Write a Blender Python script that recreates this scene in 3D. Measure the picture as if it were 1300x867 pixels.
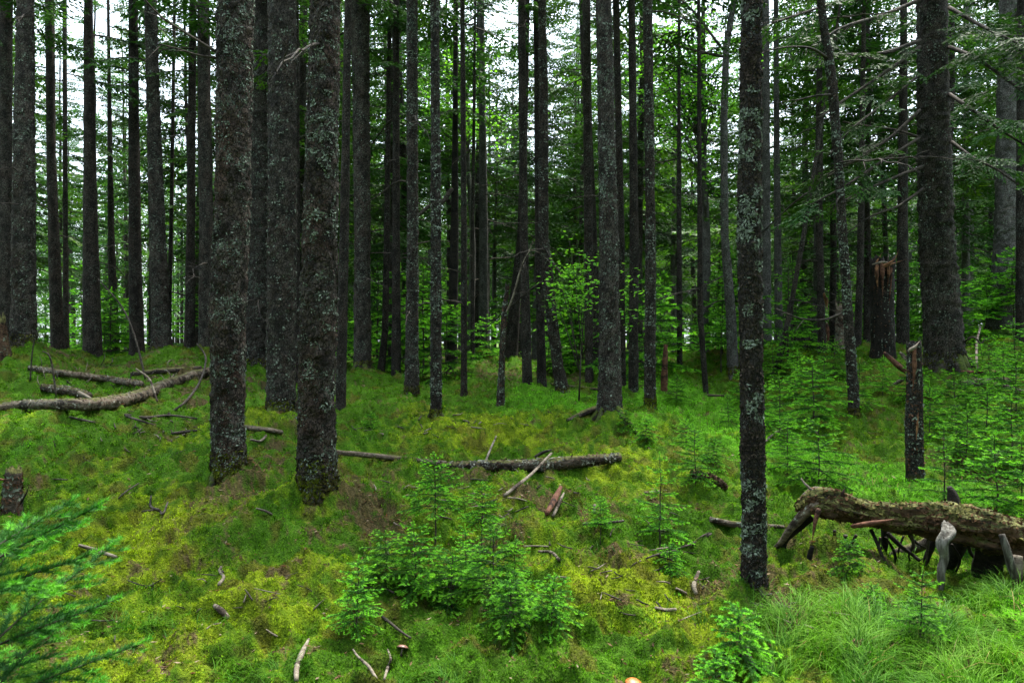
import bpy, math
import numpy as np
from mathutils import Vector, Matrix
R = math.radians
scene = bpy.context.scene
for o in list(bpy.data.objects): bpy.data.objects.remove(o)
COL = scene.collection

# ------------------------------------------------------------------ camera, sky, sun, exposure
CZ = 1.5; F = 866.7
cam = bpy.data.cameras.new('camera'); cam.lens = 24; cam.sensor_width = 36
cam.clip_start = .05; cam.clip_end = 2000
cam.dof.use_dof = True; cam.dof.focus_distance = 6.0; cam.dof.aperture_fstop = 8.0
camo = bpy.data.objects.new('camera', cam); COL.objects.link(camo)
camo.location = (0, 0, CZ); camo.rotation_euler = (R(90), 0, 0); scene.camera = camo

SUN_EL, SUN_AZ = 64, 35
w = bpy.data.worlds.new('World'); scene.world = w; w.use_nodes = True
nt = w.node_tree; nt.nodes.clear()
out = nt.nodes.new('ShaderNodeOutputWorld'); bg = nt.nodes.new('ShaderNodeBackground')
sky = nt.nodes.new('ShaderNodeTexSky'); sky.sky_type = 'NISHITA'; sky.sun_disc = False
sky.sun_elevation = R(SUN_EL); sky.sun_rotation = R(SUN_AZ); sky.air_density = 1.2; sky.dust_density = 3.5
wm = nt.nodes.new('ShaderNodeMix'); wm.data_type = 'RGBA'; wm.inputs['Factor'].default_value = .62
wm.inputs['B'].default_value = (6.6, 7.5, 8.0, 1)          # even cloud cover over the blue
wt = nt.nodes.new('ShaderNodeTexCoord'); wsx = nt.nodes.new('ShaderNodeSeparateXYZ'); wr = nt.nodes.new('ShaderNodeMapRange')   # overcast: brighter overhead than at the horizon
wr.inputs[1].default_value = 0; wr.inputs[2].default_value = .9; wr.inputs[3].default_value = .38; wr.inputs[4].default_value = 1.35
wv_ = nt.nodes.new('ShaderNodeVectorMath'); wv_.operation = 'SCALE'
nt.links.new(wt.outputs['Generated'], wsx.inputs[0]); nt.links.new(wsx.outputs[2], wr.inputs[0]); nt.links.new(wm.outputs['Result'], wv_.inputs[0]); nt.links.new(wr.outputs[0], wv_.inputs['Scale'])
nt.links.new(sky.outputs[0], wm.inputs['A']); nt.links.new(wv_.outputs[0], bg.inputs[0])
bg.inputs[1].default_value = .15
nt.links.new(bg.outputs[0], out.inputs[0])
sl = bpy.data.lights.new('sun', 'SUN'); sl.energy = 3.2; sl.angle = R(11); sl.color = (1, .95, .86)
so = bpy.data.objects.new('sun', sl); COL.objects.link(so)
d = Vector((math.sin(R(SUN_AZ)) * math.cos(R(SUN_EL)), math.cos(R(SUN_AZ)) * math.cos(R(SUN_EL)), math.sin(R(SUN_EL))))
so.rotation_euler = d.to_track_quat('Z', 'Y').to_euler(); so.location = d * 60
vs = scene.view_settings; vs.view_transform = 'Standard'; vs.look = 'None'; vs.exposure = 2.05; vs.gamma = 1; vs.use_curve_mapping = False
cy = scene.cycles; cy.max_bounces = 5; cy.diffuse_bounces = 2; cy.glossy_bounces = 1; cy.transmission_bounces = 3
cy.transparent_max_bounces = 4; cy.use_denoising = True; cy.caustics_reflective = False; cy.caustics_refractive = False

# ------------------------------------------------------------------ noise (numpy)
def _h(ix, iy, iz, s):
    n = (ix.astype(np.int64) * 374761393 + iy.astype(np.int64) * 668265263 + iz.astype(np.int64) * 2147483647 + s * 974634777) & 0xffffffff
    n = ((n ^ (n >> 13)) * 1274126177) & 0xffffffff
    return ((n ^ (n >> 16)) & 0xffffff) / float(0xffffff)
def vn(x, y, z=None, s=0):
    x = np.asarray(x, float); y = np.asarray(y, float)
    if z is None:
        i, j = np.floor(x), np.floor(y); u, v = x - i, y - j; u = u*u*(3-2*u); v = v*v*(3-2*v); k = np.zeros_like(i)
        a = _h(i, j, k, s); b = _h(i+1, j, k, s); c = _h(i, j+1, k, s); e = _h(i+1, j+1, k, s)
        return (a*(1-u)+b*u)*(1-v) + (c*(1-u)+e*u)*v
    z = np.asarray(z, float); k = np.floor(z); t = z - k; t = t*t*(3-2*t)
    i, j = np.floor(x), np.floor(y); u, v = x - i, y - j; u = u*u*(3-2*u); v = v*v*(3-2*v)
    def L(k): return (_h(i, j, k, s)*(1-u)+_h(i+1, j, k, s)*u)*(1-v) + (_h(i, j+1, k, s)*(1-u)+_h(i+1, j+1, k, s)*u)*v
    return L(k)*(1-t) + L(k+1)*t
def fbm(x, y, z=None, s=0, o=4):
    r = 0; a = .5; f = 1
    for q in range(o):
        r = r + a*vn(x*f, y*f, None if z is None else z*f, s+q*17); a *= .5; f *= 2.03
    return r/(1-.5**o)
def sstep(a, b, x): t = np.clip((x-a)/(b-a), 0, 1); return t*t*(3-2*t)

# ------------------------------------------------------------------ mesh helpers
def mk(name, V, quads=None, tris=None, mat=None, parent=None, smooth=True, attrs=None, link=True):
    V = np.asarray(V, np.float32)
    me = bpy.data.meshes.new(name)
    q = np.zeros((0, 4), int) if quads is None else np.asarray(quads, int).reshape(-1, 4)
    t = np.zeros((0, 3), int) if tris is None else np.asarray(tris, int).reshape(-1, 3)
    me.vertices.add(len(V)); me.vertices.foreach_set('co', V.ravel())
    me.loops.add(q.size + t.size); me.loops.foreach_set('vertex_index', np.concatenate([q.ravel(), t.ravel()]).astype(np.int32))
    me.polygons.add(len(q)+len(t))
    ls = np.concatenate([np.arange(len(q))*4, q.size + np.arange(len(t))*3]).astype(np.int32)
    me.polygons.foreach_set('loop_start', ls)
    me.update(calc_edges=True)
    me.polygons.foreach_set('use_smooth', np.full(len(me.polygons), smooth))
    for k, a in (attrs or {}).items():
        a = np.asarray(a, np.float32)
        if a.ndim == 2:
            at = me.attributes.new(k, 'FLOAT_COLOR', 'POINT'); at.data.foreach_set('color', np.hstack([a, np.ones((len(a), 1), np.float32)]).ravel())
        else:
            at = me.attributes.new(k, 'FLOAT', 'POINT'); at.data.foreach_set('value', a)
    for m in (mat if isinstance(mat, (list, tuple)) else [mat]): me.materials.append(m)
    if not link: return me
    return obj(name, me, parent)
def obj(name, me, parent=None, loc=None, rot=None, scale=None):
    o = bpy.data.objects.new(name, me); COL.objects.link(o)
    if parent: o.parent = parent
    if loc is not None: o.location = loc
    if rot is not None: o.rotation_euler = rot
    if scale is not None: o.scale = (scale,)*3 if np.isscalar(scale) else scale
    return o
def tag(o, label=None, cat=None, group=None, kind=None):
    if label: o['label'] = label
    if cat: o['category'] = cat
    if group: o['group'] = group
    if kind: o['kind'] = kind
    return o
def thing(name, label, cat, loc=(0, 0, 0), rz=0, group=None, scale=1):
    o = bpy.data.objects.new(name, None); COL.objects.link(o); o.location = loc; o.rotation_euler = (0, 0, rz); o.scale = (scale,)*3
    o.empty_display_size = .2
    return tag(o, label, cat, group)

class MB:
    def __init__(s): s.V = []; s.Q = []; s.T = []; s.n = 0; s.A = []
    def add(s, V, Q=None, T=None, a=None):
        V = np.asarray(V, float).reshape(-1, 3)
        if Q is not None and len(Q): s.Q.append(np.asarray(Q)+s.n)
        if T is not None and len(T): s.T.append(np.asarray(T)+s.n)
        s.V.append(V); s.A.append(np.full(len(V), 0.) if a is None else (np.full(len(V), float(a)) if np.isscalar(a) else np.asarray(a, float))); s.n += len(V)
    def arr(s):
        return (np.concatenate(s.V), np.concatenate(s.Q) if s.Q else None, np.concatenate(s.T) if s.T else None, np.concatenate(s.A))
    def mesh(s, name, mat, smooth=True, attr='tip'):
        V, Q, T, A = s.arr(); return mk(name, V, Q, T, mat, smooth=smooth, attrs={attr: A}, link=False)
    def build(s, name, mat, parent=None, smooth=True, attr='tip'):
        V, Q, T, A = s.arr(); return mk(name, V, Q, T, mat, parent, smooth, {attr: A})

def unit(v): return v/np.maximum(np.linalg.norm(v, axis=-1, keepdims=True), 1e-9)
def resample(P, r, step):
    P = np.asarray(P, float); r = np.asarray(r, float)
    s = np.r_[0, np.cumsum(np.linalg.norm(np.diff(P, axis=0), axis=1))]
    n = max(2, int(s[-1]/step)+1); t = np.linspace(0, s[-1], n)
    return np.stack([np.interp(t, s, P[:, k]) for k in range(3)], 1), np.interp(t, s, r)
def smooth_path(P, n=4):
    """Catmull-Rom through the given points; last column(s) may be radii"""
    P = np.asarray(P, float)
    Q = np.vstack([2*P[0]-P[1], P, 2*P[-1]-P[-2]]); outp = []
    for i in range(1, len(Q)-2):
        for t in np.arange(n)/n:
            outp.append(.5*((2*Q[i]) + (Q[i+1]-Q[i-1])*t + (2*Q[i-1]-5*Q[i]+4*Q[i+1]-Q[i+2])*t*t + (3*Q[i]-Q[i-1]-3*Q[i+1]+Q[i+2])*t**3))
    outp.append(P[-1]); return np.array(outp)
def tube(P, r, sides=8, fr=None, cap=True):
    """returns V, Q, T.  fr(P_ring_index, theta)->radius multiplier array"""
    P = np.asarray(P, float); n = len(P); r = np.broadcast_to(np.asarray(r, float), (n,))
    T = unit(np.gradient(P, axis=0)); up = np.array([0, 0, 1.]) if abs(T[0, 2]) < .9 else np.array([1., 0, 0])
    N = np.zeros_like(P); a = unit(np.cross(T[0], up)); 
    for i in range(n):
        a = a - T[i]*np.dot(a, T[i]); a = a/max(np.linalg.norm(a), 1e-9); N[i] = a
    B = np.cross(T, N); th = np.arange(sides)*2*math.pi/sides
    rr = r[:, None]*np.ones(sides)
    if fr is not None: rr = rr*fr(np.arange(n)[:, None], th[None, :])
    V = P[:, None, :] + rr[..., None]*(N[:, None, :]*np.cos(th)[None, :, None] + B[:, None, :]*np.sin(th)[None, :, None])
    V = V.reshape(-1, 3)
    i = np.arange(n-1)[:, None]*sides; j = np.arange(sides)[None, :]; j2 = (j+1) % sides
    Q = np.stack([i+j, i+j2, i+sides+j2, i+sides+j], -1).reshape(-1, 4)
    Tt = []
    if cap:
        V = np.vstack([V, P[0], P[-1]]); c0, c1 = n*sides, n*sides+1
        jj = np.arange(sides); k = (jj+1) % sides
        Tt = np.vstack([np.stack([k, jj, np.full(sides, c0)], 1), np.stack([(n-1)*sides+jj, (n-1)*sides+k, np.full(sides, c1)], 1)])
    return V, Q, Tt
def diamonds(P, D, L, W, N):
    """leaf-shaped quads: base P, direction D, length L, width W, plane normal N"""
    D = unit(D); S = unit(np.cross(D, N)); m = len(P); L = np.broadcast_to(L, (m,))[:, None]; W = np.broadcast_to(W, (m,))[:, None]
    V = np.stack([P, P+D*L*.45+S*W*.5, P+D*L, P+D*L*.45-S*W*.5], 1).reshape(-1, 3)
    return V, np.arange(m*4).reshape(-1, 4)
def tris3(P, D, L, W, N):
    D = unit(D); S = unit(np.cross(D, N)); m = len(P); L = np.broadcast_to(L, (m,))[:, None]; W = np.broadcast_to(W, (m,))[:, None]
    V = np.stack([P-S*W*.5, P+S*W*.5, P+D*L], 1).reshape(-1, 3)
    return V, np.arange(m*3).reshape(-1, 3)

# ------------------------------------------------------------------ materials
def mat(name):
    m = bpy.data.materials.new(name); m.use_nodes = True; t = m.node_tree; t.nodes.clear()
    o = t.nodes.new('ShaderNodeOutputMaterial'); return m, t, o
class N:
    def __init__(s, t): s.t = t
    def n(s, kind, ins=None, **kw):
        x = s.t.nodes.new('ShaderNode'+kind)
        for k, v in kw.items(): setattr(x, k, v)
        for k, v in (ins or {}).items():
            if isinstance(v, tuple) and len(v) == 2 and hasattr(v[0], 'outputs'): s.t.links.new(v[0].outputs[v[1]], x.inputs[k])
            elif hasattr(v, 'outputs'): s.t.links.new(v.outputs[0], x.inputs[k])
            else: x.inputs[k].default_value = v
        return x
    def mix(s, f, a, b, bt='MIX'):
        x = s.t.nodes.new('ShaderNodeMix'); x.data_type = 'RGBA'; x.blend_type = bt
        for k, v in ((0, f), (6, a), (7, b)):
            if isinstance(v, tuple) and len(v) == 2 and hasattr(v[0], 'outputs'): s.t.links.new(v[0].outputs[v[1]], x.inputs[k])
            elif hasattr(v, 'outputs'): s.t.links.new(v.outputs[2] if v.bl_idname == 'ShaderNodeMix' else v.outputs[0], x.inputs[k])
            elif isinstance(v, tuple): x.inputs[k].default_value = (*v, 1)
            else: x.inputs[k].default_value = v
        return x
    def ramp(s, f, a, b):
        return s.n('MapRange', {0: f, 1: a, 2: b, 3: 0., 4: 1.}, interpolation_type='SMOOTHSTEP')
    def noise(s, vec, sc, det=4, rough=.55, dist=0):
        return s.n('TexNoise', {'Vector': vec, 'Scale': sc, 'Detail': det, 'Roughness': rough, 'Distortion': dist})
    def math(s, op, a, b=0.): return s.n('Math', {0: a, 1: b}, operation=op)
def outc(x): return x.outputs[2] if x.bl_idname == 'ShaderNodeMix' else x.outputs[0]

def bark_mat(name, dark, mid, lichen, amount, red=.25, sc=1., bump=.9, moss=0.0, lsc=1.):
    m, t, o = mat(name); n = N(t)
    tc = n.n('TexCoord'); oi = n.n('ObjectInfo')
    v0 = n.n('VectorMath', {0: (tc, 'Object'), 1: (oi, 'Location')}, operation='ADD')
    mp = n.n('Mapping', {'Vector': v0, 'Scale': (sc, sc, sc*.62)})
    n1 = n.noise(mp, 9, 5, .6); n2 = n.noise(mp, 46, 5, .7, .3)
    wv = n.n('VectorMath', {0: mp, 1: n.n('VectorMath', {0: n.noise(mp, 16, 3).outputs[1].node, 1: (.05, .05, .05)}, operation='MULTIPLY')}, operation='ADD')
    vo = n.n('TexVoronoi', {'Vector': wv, 'Scale': 38.}, feature='F1')
    ve = n.n('TexVoronoi', {'Vector': wv, 'Scale': 38.}, feature='DISTANCE_TO_EDGE')
    edge = n.ramp(ve, .0, .16)
    plate = n.math('MULTIPLY', edge, n.ramp(vo.outputs[1].node if False else n2, .3, .75))
    c = n.mix(n.ramp(n1, .35, .65), dark, mid)
    redc = tuple(a*b for a, b in zip(mid, (1.35, .78, .62)))
    c = n.mix(n.math('MULTIPLY', n.ramp(n.noise(mp, 5, 3), .48, .66), red), c, redc)
    c = n.mix(n.math('SUBTRACT', 1., edge), c, tuple(a*.45 for a in dark))
    # lichen flakes
    lv = n.n('TexVoronoi', {'Vector': n.n('VectorMath', {0: n.n('VectorMath', {0: v0, 1: n.n('VectorMath', {0: n.noise(v0, 22*lsc, 4, .7).outputs[1].node, 1: (.09, .09, .09)}, operation='MULTIPLY')}, operation='ADD'), 1: (1., 1., .8)}, operation='MULTIPLY'), 'Scale': 24.*lsc}, feature='F1')
    big = n.noise(v0, 3.3*lsc, 3, .6); fine = n.noise(v0, 95*lsc, 3, .7)
    la = n.math('ADD', n.math('MULTIPLY', big, .95), n.math('MULTIPLY', n.math('SUBTRACT', .5, lv), .55))
    la = n.math('ADD', la, n.math('MULTIPLY', n.math('SUBTRACT', fine, .5), 1.9))
    th = .98 - amount*.36
    lm = n.ramp(la, th, th+.07)
    lcol = n.mix(n.ramp(n.noise(v0, 9, 3), .35, .65), lichen, (lichen[0]*.55, lichen[1]*.8, lichen[2]*.68))
    lcol = n.mix(n.ramp(n.noise(v0, 60, 3), .35, .7), tuple(a*.3 for a in lichen), lcol)
    c = n.mix(lm, c, lcol)
    if moss:
        sep = n.n('SeparateXYZ', {0: (tc, 'Object')})
        mm = n.ramp(n.math('ADD', n.math('MULTIPLY', n1, .9), n.math('MULTIPLY', sep.outputs[2].node, 1.)), .2, .3)
        hz = n.n('MapRange', {0: (sep, 2), 1: 0., 2: .45*moss, 3: 1., 4: 0.})
        mk_ = n.ramp(n.math('ADD', hz, n.math('SUBTRACT', n1, .5)), .55, .8)
        c = n.mix(mk_, c, (.055, .06, .012))
    c = n.mix(1., c, n.n('MapRange', {0: (oi, 'Random'), 3: .75, 4: 1.25}), 'MULTIPLY')
    h = n.math('ADD', n.math('MULTIPLY', plate, .6), n.math('MULTIPLY', n2, .5))
    h = n.math('ADD', h, n.math('MULTIPLY', lm, .45))
    b = n.n('Bump', {'Strength': bump, 'Distance': .02, 'Height': h})
    p = n.n('BsdfPrincipled', {'Base Color': (c, 2), 'Roughness': .9, 'Normal': b, 'Specular IOR Level': .15})
    t.links.new(p.outputs[0], o.inputs[0]); return m

def leaf_mat(name, dark, tip, trans=.35, rnd=.35, nsc=1.2):
    m, t, o = mat(name); n = N(t)
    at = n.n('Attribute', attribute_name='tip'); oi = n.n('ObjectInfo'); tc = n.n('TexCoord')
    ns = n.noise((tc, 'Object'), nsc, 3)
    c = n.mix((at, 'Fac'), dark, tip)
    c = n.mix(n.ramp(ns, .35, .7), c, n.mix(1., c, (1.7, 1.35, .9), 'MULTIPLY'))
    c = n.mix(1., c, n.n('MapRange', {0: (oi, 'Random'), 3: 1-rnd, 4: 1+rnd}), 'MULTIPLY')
    df = n.n('BsdfPrincipled', {'Base Color': (c, 2), 'Roughness': .6, 'Specular IOR Level': .12})
    tr = n.n('BsdfTranslucent', {'Color': (n.mix(1., c, (1.3, 1.5, .6), 'MULTIPLY'), 2)})
    ms = n.n('MixShader', {0: trans, 1: df, 2: tr}); t.links.new(ms.outputs[0], o.inputs[0]); return m

def wood_mat(name, a, b, cdark, sc=1., moss=0., lich=0., axis='X', bump=.8, mc=((.030, .034, .010), (.115, .115, .035))):
    m, t, o = mat(name); n = N(t)
    tc = n.n('TexCoord')
    s = {'X': (.25, 1, 1), 'Z': (1, 1, .2)}[axis]
    mp = n.n('Mapping', {'Vector': (tc, 'Object'), 'Scale': tuple(q*sc for q in s)})
    n1 = n.noise(mp, 40, 5, .65, .4); n2 = n.noise(mp, 7, 4, .6)
    c = n.mix(n.ramp(n1, .35, .65), a, b); c = n.mix(n.ramp(n2, .50, .60), c, cdark); c = n.mix(n.math('MULTIPLY', n.ramp(n.noise((tc, 'Object'), 13, 5, .7), .56, .62), .6), c, tuple(q*1.35 for q in b))
    if lich: c = n.mix(n.math('MULTIPLY', n.ramp(n.noise((tc, 'Object'), 30, 5, .75), .66-lich*.10, .73-lich*.10), .75), c, (.27, .31, .25))
    if moss:
        g = n.n('NewGeometry'); sp = n.n('SeparateXYZ', {0: (g, 'Normal')})
        q = n.math('ADD', sp.outputs[2].node if False else n.math('MULTIPLY', (sp, 2), .8), n.math('MULTIPLY', n.noise((tc, 'Object'), 9, 5, .7), 1.2))
        c = n.mix(n.ramp(q, 1.25-moss*.6, 1.5-moss*.6), c, n.mix(n.ramp(n.noise((tc, 'Object'), 34, 5, .7), .38, .62), mc[0], mc[1]))
    b_ = n.n('Bump', {'Strength': bump, 'Distance': .015, 'Height': n1})
    p = n.n('BsdfPrincipled', {'Base Color': (c, 2), 'Roughness': .85, 'Normal': b_, 'Specular IOR Level': .2})
    t.links.new(p.outputs[0], o.inputs[0]); return m

BARK = bark_mat('spruce_bark', (.020, .0185, .016), (.084, .074, .062), (.26, .29, .24), .64, .15)
BARK_L = bark_mat('lichen_bark', (.018, .016, .014), (.075, .066, .056), (.28, .32, .27), .80, .1)
BARK_D = bark_mat('dark_bark', (.018, .0155, .013), (.062, .053, .044), (.24, .27, .22), .64, .15)
BARK_N = bark_mat('near_bark', (.020, .017, .0145), (.086, .072, .060), (.28, .33, .28), .68, .35, moss=1.)
BARK_S = bark_mat('thin_bark', (.013, .011, .010), (.052, .047, .042), (.38, .42, .38), .62, .2, sc=1.5, lsc=1.7, moss=.5)
BARK_G = bark_mat('grey_bark', (.07, .068, .062), (.16, .155, .145), (.34, .38, .34), .45, .05)
TWIG = wood_mat('twig_bark', (.028, .023, .018), (.070, .058, .047), (.013, .011, .009), 1, lich=.4)
PALE = wood_mat('pale_dead_wood', (.12, .098, .072), (.215, .185, .145), (.04, .03, .022), 1)
LOGM = wood_mat('log_bark', (.030, .023, .017), (.085, .066, .050), (.014, .010, .008), 1, moss=.45, lich=.6)
LOGW = wood_mat('weathered_log', (.06, .043, .030), (.17, .135, .10), (.02, .014, .010), 1, moss=.2, lich=.8)
LOGMOSS = wood_mat('mossy_rotten_log', (.040, .026, .017), (.10, .058, .034), (.012, .008, .006), 1, moss=.85, bump=1.)
ROOTM = wood_mat('mossy_root_bark', (.022, .019, .015), (.060, .050, .042), (.012, .010, .008), 1, moss=.8, mc=((.022, .040, .006), (.060, .085, .010)))
REDW = wood_mat('red_rotten_wood', (.055, .022, .013), (.13, .060, .036), (.02, .010, .007), 1)
ORANGEW = wood_mat('orange_splintered_wood', (.13, .055, .026), (.24, .12, .06), (.04, .018, .010), 1, axis='Z')
SHADEW = wood_mat('shade_darkened_wood', (.008, .007, .006), (.020, .016, .012), (.004, .004, .003), 1)  # dark wood, taken near black so the colour carries the deep shade
WHITEW = wood_mat('bleached_wood', (.045, .04, .032), (.16, .155, .135), (.02, .017, .014), 1, axis='Z', bump=1., lich=0.)
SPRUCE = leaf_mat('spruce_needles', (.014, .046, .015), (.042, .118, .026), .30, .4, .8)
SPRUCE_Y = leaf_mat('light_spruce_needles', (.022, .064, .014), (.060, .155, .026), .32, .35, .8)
SAPL = leaf_mat('sapling_needles', (.016, .078, .014), (.130, .39, .032), .32, .25, 5)
LEAF = leaf_mat('broad_leaves', (.06, .20, .03), (.14, .36, .05), .5, .25, 3)
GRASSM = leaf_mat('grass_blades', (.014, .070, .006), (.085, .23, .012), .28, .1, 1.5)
STRAW = leaf_mat('straw', (.10, .085, .035), (.17, .15, .06), .25, .1, 2)
RUSTN = leaf_mat('dead_needles', (.10, .045, .015), (.20, .09, .03), .2, .2, 5)

# ------------------------------------------------------------------ terrain
def px(x, y, Y): return np.array([(x-650)/F*Y, Y, CZ-(y-433.5)/F*Y])
# trunk table: key, depth, sides detail, bark, label, [(py, centre x, width)...] top to base, kind, extras
TR = []
def T(Y, m, label, pts, **k): TR.append(dict(Y=Y, m=m, label=label, pts=pts, **k))
T(3.95, BARK_S, 'slender dark trunk with pale lichen flakes standing nearest, beside the rotten fallen tree', [(0, 954, 26), (300, 951.5, 31), (580, 955.5, 30), (700, 957.5, 32), (778, 957.5, 35)], near=2, crown=7)
T(5.0, BARK_N, 'thick lichen spotted trunk rising from a green moss mound, second nearest', [(0, 413, 38), (300, 406, 45), (500, 402, 49), (600, 402, 50), (667, 402, 53)], near=2, crown=8, mound=.15)
T(5.6, BARK_N, 'thick grey brown trunk beside a dark moss hollow, left of the moss mound trunk', [(0, 299, 45), (300, 294, 43), (400, 289, 44), (520, 289, 42), (626, 291, 41)], near=2, crown=8, mound=.11)
T(7.8, BARK, 'wide trunk right behind the thick moss mound trunk, in its shadow', [(0, 359, 36), (300, 358, 37), (440, 357, 37), (540, 357, 38)], near=1, crown=7)
T(8.2, BARK_L, 'straight lichen covered trunk behind the far end of the fallen mossy log', [(0, 766.5, 20), (300, 773, 25), (440, 774, 28), (541, 775, 33)], near=1, crown=7, mound=.10)
T(8.25, BARK_L, 'slim pale grey trunk standing alone on the moss left of centre', [(0, 552, 11), (300, 553.5, 14), (440, 553.5, 15), (546, 553.5, 15)], near=1, crown=6.5)
T(8.8, BARK_D, 'slim dark lichened trunk just right of the thick moss mound trunk', [(60, 441, 10), (300, 437, 13), (532, 432, 14)], crown=6.5)
T(8.8, BARK_D, 'slim straight trunk rising behind small saplings, right of the log end trunk', [(0, 822, 12), (300, 826, 13), (530, 825, 15)], near=1, crown=6.5, moss=1)
T(10.5, BARK, 'massive lichen grey trunk flaring at its base among the saplings', [(0, 1183, 34), (150, 1185, 38), (300, 1189, 42), (400, 1196, 45), (485, 1202, 50)], near=1, crown=4.5, explicit=1)
T(8.4, BARK_D, 'crooked dark trunk bending right on its way down into the saplings', [(0, 1042, 9), (35, 1046, 10), (100, 1056, 12), (200, 1064, 11), (300, 1070, 11), (450, 1080, 13), (545, 1086, 14)], near=1, crown=6, dead=6)
T(10.5, BARK_L, 'dark lichened trunk with sturdy foot just left of the slim pale grey trunk', [(0, 523, 14), (300, 524, 15), (440, 523, 17), (508, 523, 20)], near=1, crown=6)
T(10.3, BARK_D, 'curved trunk leaning left above its foot, beside the grassy hollow', [(0, 688, 10), (120, 690, 12), (300, 690, 13), (400, 700, 14), (470, 709, 15), (513, 717, 22)], near=1, crown=6)
T(10.3, BARK_D, 'straight dark trunk between the log end trunk and the trunk behind saplings', [(0, 802, 9), (300, 805, 12), (512, 804, 14)], crown=6)
T(10.5, BARK_D, 'dark trunk half hidden along the right edge of the log end trunk', [(0, 782, 9), (300, 788, 10), (511, 790, 11)], crown=6)
T(10.8, BARK_D, 'straight trunk just left of the close pair of trunks in the middle', [(0, 662, 10), (300, 665, 11), (505, 670, 14)], crown=6)
T(11.5, BARK_D, 'dark left hand trunk of the close pair in the middle', [(0, 681, 8), (300, 684, 10), (498, 688, 13)], crown=6)
T(11, BARK_D, 'thin straight trunk with spindly foot right of the black wide trunk', [(0, 587, 6), (300, 589, 8), (501, 589, 9)], crown=6)
T(12.5, BARK, 'wide old trunk on a mossy rise between two slim dark trunks', [(0, 457, 27), (60, 458, 23), (300, 460, 21), (440, 460, 23), (488, 461, 25)], near=1, crown=5.5)
T(12.8, BARK_D, 'thin trunk leaning right, crossing in front of a taller slim trunk', [(0, 495, 5), (300, 491, 8), (420, 489, 9), (488, 482, 11)], crown=5.5)
T(12.5, BARK_D, 'slim trunk between the leaning thin one and the dark lichened one', [(0, 503, 8), (300, 503, 10), (490, 503, 14)], crown=5.5)
T(12.5, BARK_D, 'dark trunk behind the broad leaved shrub, left of the log end trunk', [(60, 745, 11), (300, 747, 12), (491, 748, 11)], crown=5.5)
T(14, SHADEW, 'black wide trunk spreading at the foot in deep shade', [(130, 578, 7), (300, 577, 11), (440, 574, 14), (479, 573, 18)], crown=5, dead=5)
T(13, BARK_L, 'broad dark trunk packed with lichen, between the two thick front trunks', [(0, 333, 25), (300, 328, 27), (472, 326, 29)], near=1, crown=5.5)
T(12.7, BARK_D, 'thin dark trunk peeping out right of the wide shaded trunk', [(0, 377, 5), (300, 378, 6), (490, 378, 6)], crown=5)
T(11, BARK, 'wide brown trunk, second from the left edge, behind the fallen logs', [(0, 32, 20), (300, 30, 27), (450, 30, 29)], near=1, crown=5, z0=1)
T(12, BARK, 'trunk cut by the left edge with a rusty brown foot', [(0, 7, 16), (300, 6, 16), (446, 6, 17)], crown=5)
T(14, BARK_D, 'slim trunk third from the left edge behind the logs', [(0, 63, 11), (200, 65, 11), (300, 68, 13), (453, 74, 17)], crown=4.5, dead=4)
T(16, BARK_D, 'thin pole trunk right of the third trunk from the left edge', [(0, 82, 5), (300, 83, 6), (460, 84, 8)], crown=4.5)
T(13, BARK_D, 'straight brown trunk rising behind the grey fallen log', [(0, 112, 10), (300, 115, 18), (465, 118, 24)], crown=5, dead=4)
T(17, BARK_D, 'faint thin trunk behind the straight brown one at the left', [(60, 138, 4), (300, 141, 8), (460, 146, 13)], crown=4)
T(13.5, BARK_D, 'brown trunk forming the left half of a close pair behind the logs', [(0, 169, 11), (300, 171, 15), (460, 174, 19)], crown=5, dead=4)
T(12.5, BARK, 'brown trunk forming the right half of a close pair behind the logs', [(0, 191, 15), (150, 195, 16), (300, 200, 20), (453, 206, 25)], near=1, crown=5, dead=4)
T(17, BARK_D, 'thin sapling trunk leaning slightly between the close pair and the next two', [(40, 221, 4), (250, 218, 5), (440, 214, 6)], crown=4)
T(14, BARK_D, 'slim trunk with split grey foot left of the thick grey brown trunk', [(0, 245, 9), (300, 242, 11), (450, 241, 14)], crown=5)
T(13, BARK, 'trunk half covered by the thick grey brown trunk, along its left side', [(0, 258, 15), (300, 262, 18), (450, 262, 20)], crown=5)
T(16, BARK_G, 'pale grey straight trunk seen far behind the thin snag', [(100, 612, 9), (300, 614, 12), (455, 614, 14)], crown=7)
T(15, BARK_D, 'slanting trunk leaning right, behind the thin broken snag', [(60, 668, 8), (300, 662, 11), (380, 654, 15), (464, 647, 20)], crown=5)
T(14, BARK_D, 'thin dark pole trunk in the shade left of the pale grey trunk', [(120, 602, 4), (300, 600, 5), (470, 600, 6)], crown=5)
T(14.5, BARK_D, 'dark wide trunk close behind the broad leaved shrub', [(0, 740, 11), (300, 752, 13), (478, 757, 15)], crown=5)
T(11, BARK_D, 'very thin dark pole trunk on bright grass, left of the nearest slender trunk', [(200, 888, 6), (400, 889, 8), (511, 897, 7)], crown=5, dead=4)
T(13, BARK_D, 'thin dark trunk on the left border of the bright green grass', [(150, 862, 5), (300, 862, 7), (473, 863, 8)], crown=5)
T(15, BARK_G, 'pale smooth grey trunk beside the very thin dark pole', [(80, 893, 6), (300, 894, 8), (450, 896, 9)], crown=7)
T(12.5, BARK_G, 'blotchy cream and grey crooked trunk left of the nearest slender trunk', [(0, 932, 7), (60, 922, 8), (150, 919, 9), (300, 920, 10), (400, 928, 13), (479, 931, 15)], crown=7, near=1)
T(14, BARK_G, 'rough grey trunk showing along the right side of the nearest slender trunk', [(0, 972, 9), (300, 972, 13), (445, 973, 14)], crown=7)
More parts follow.
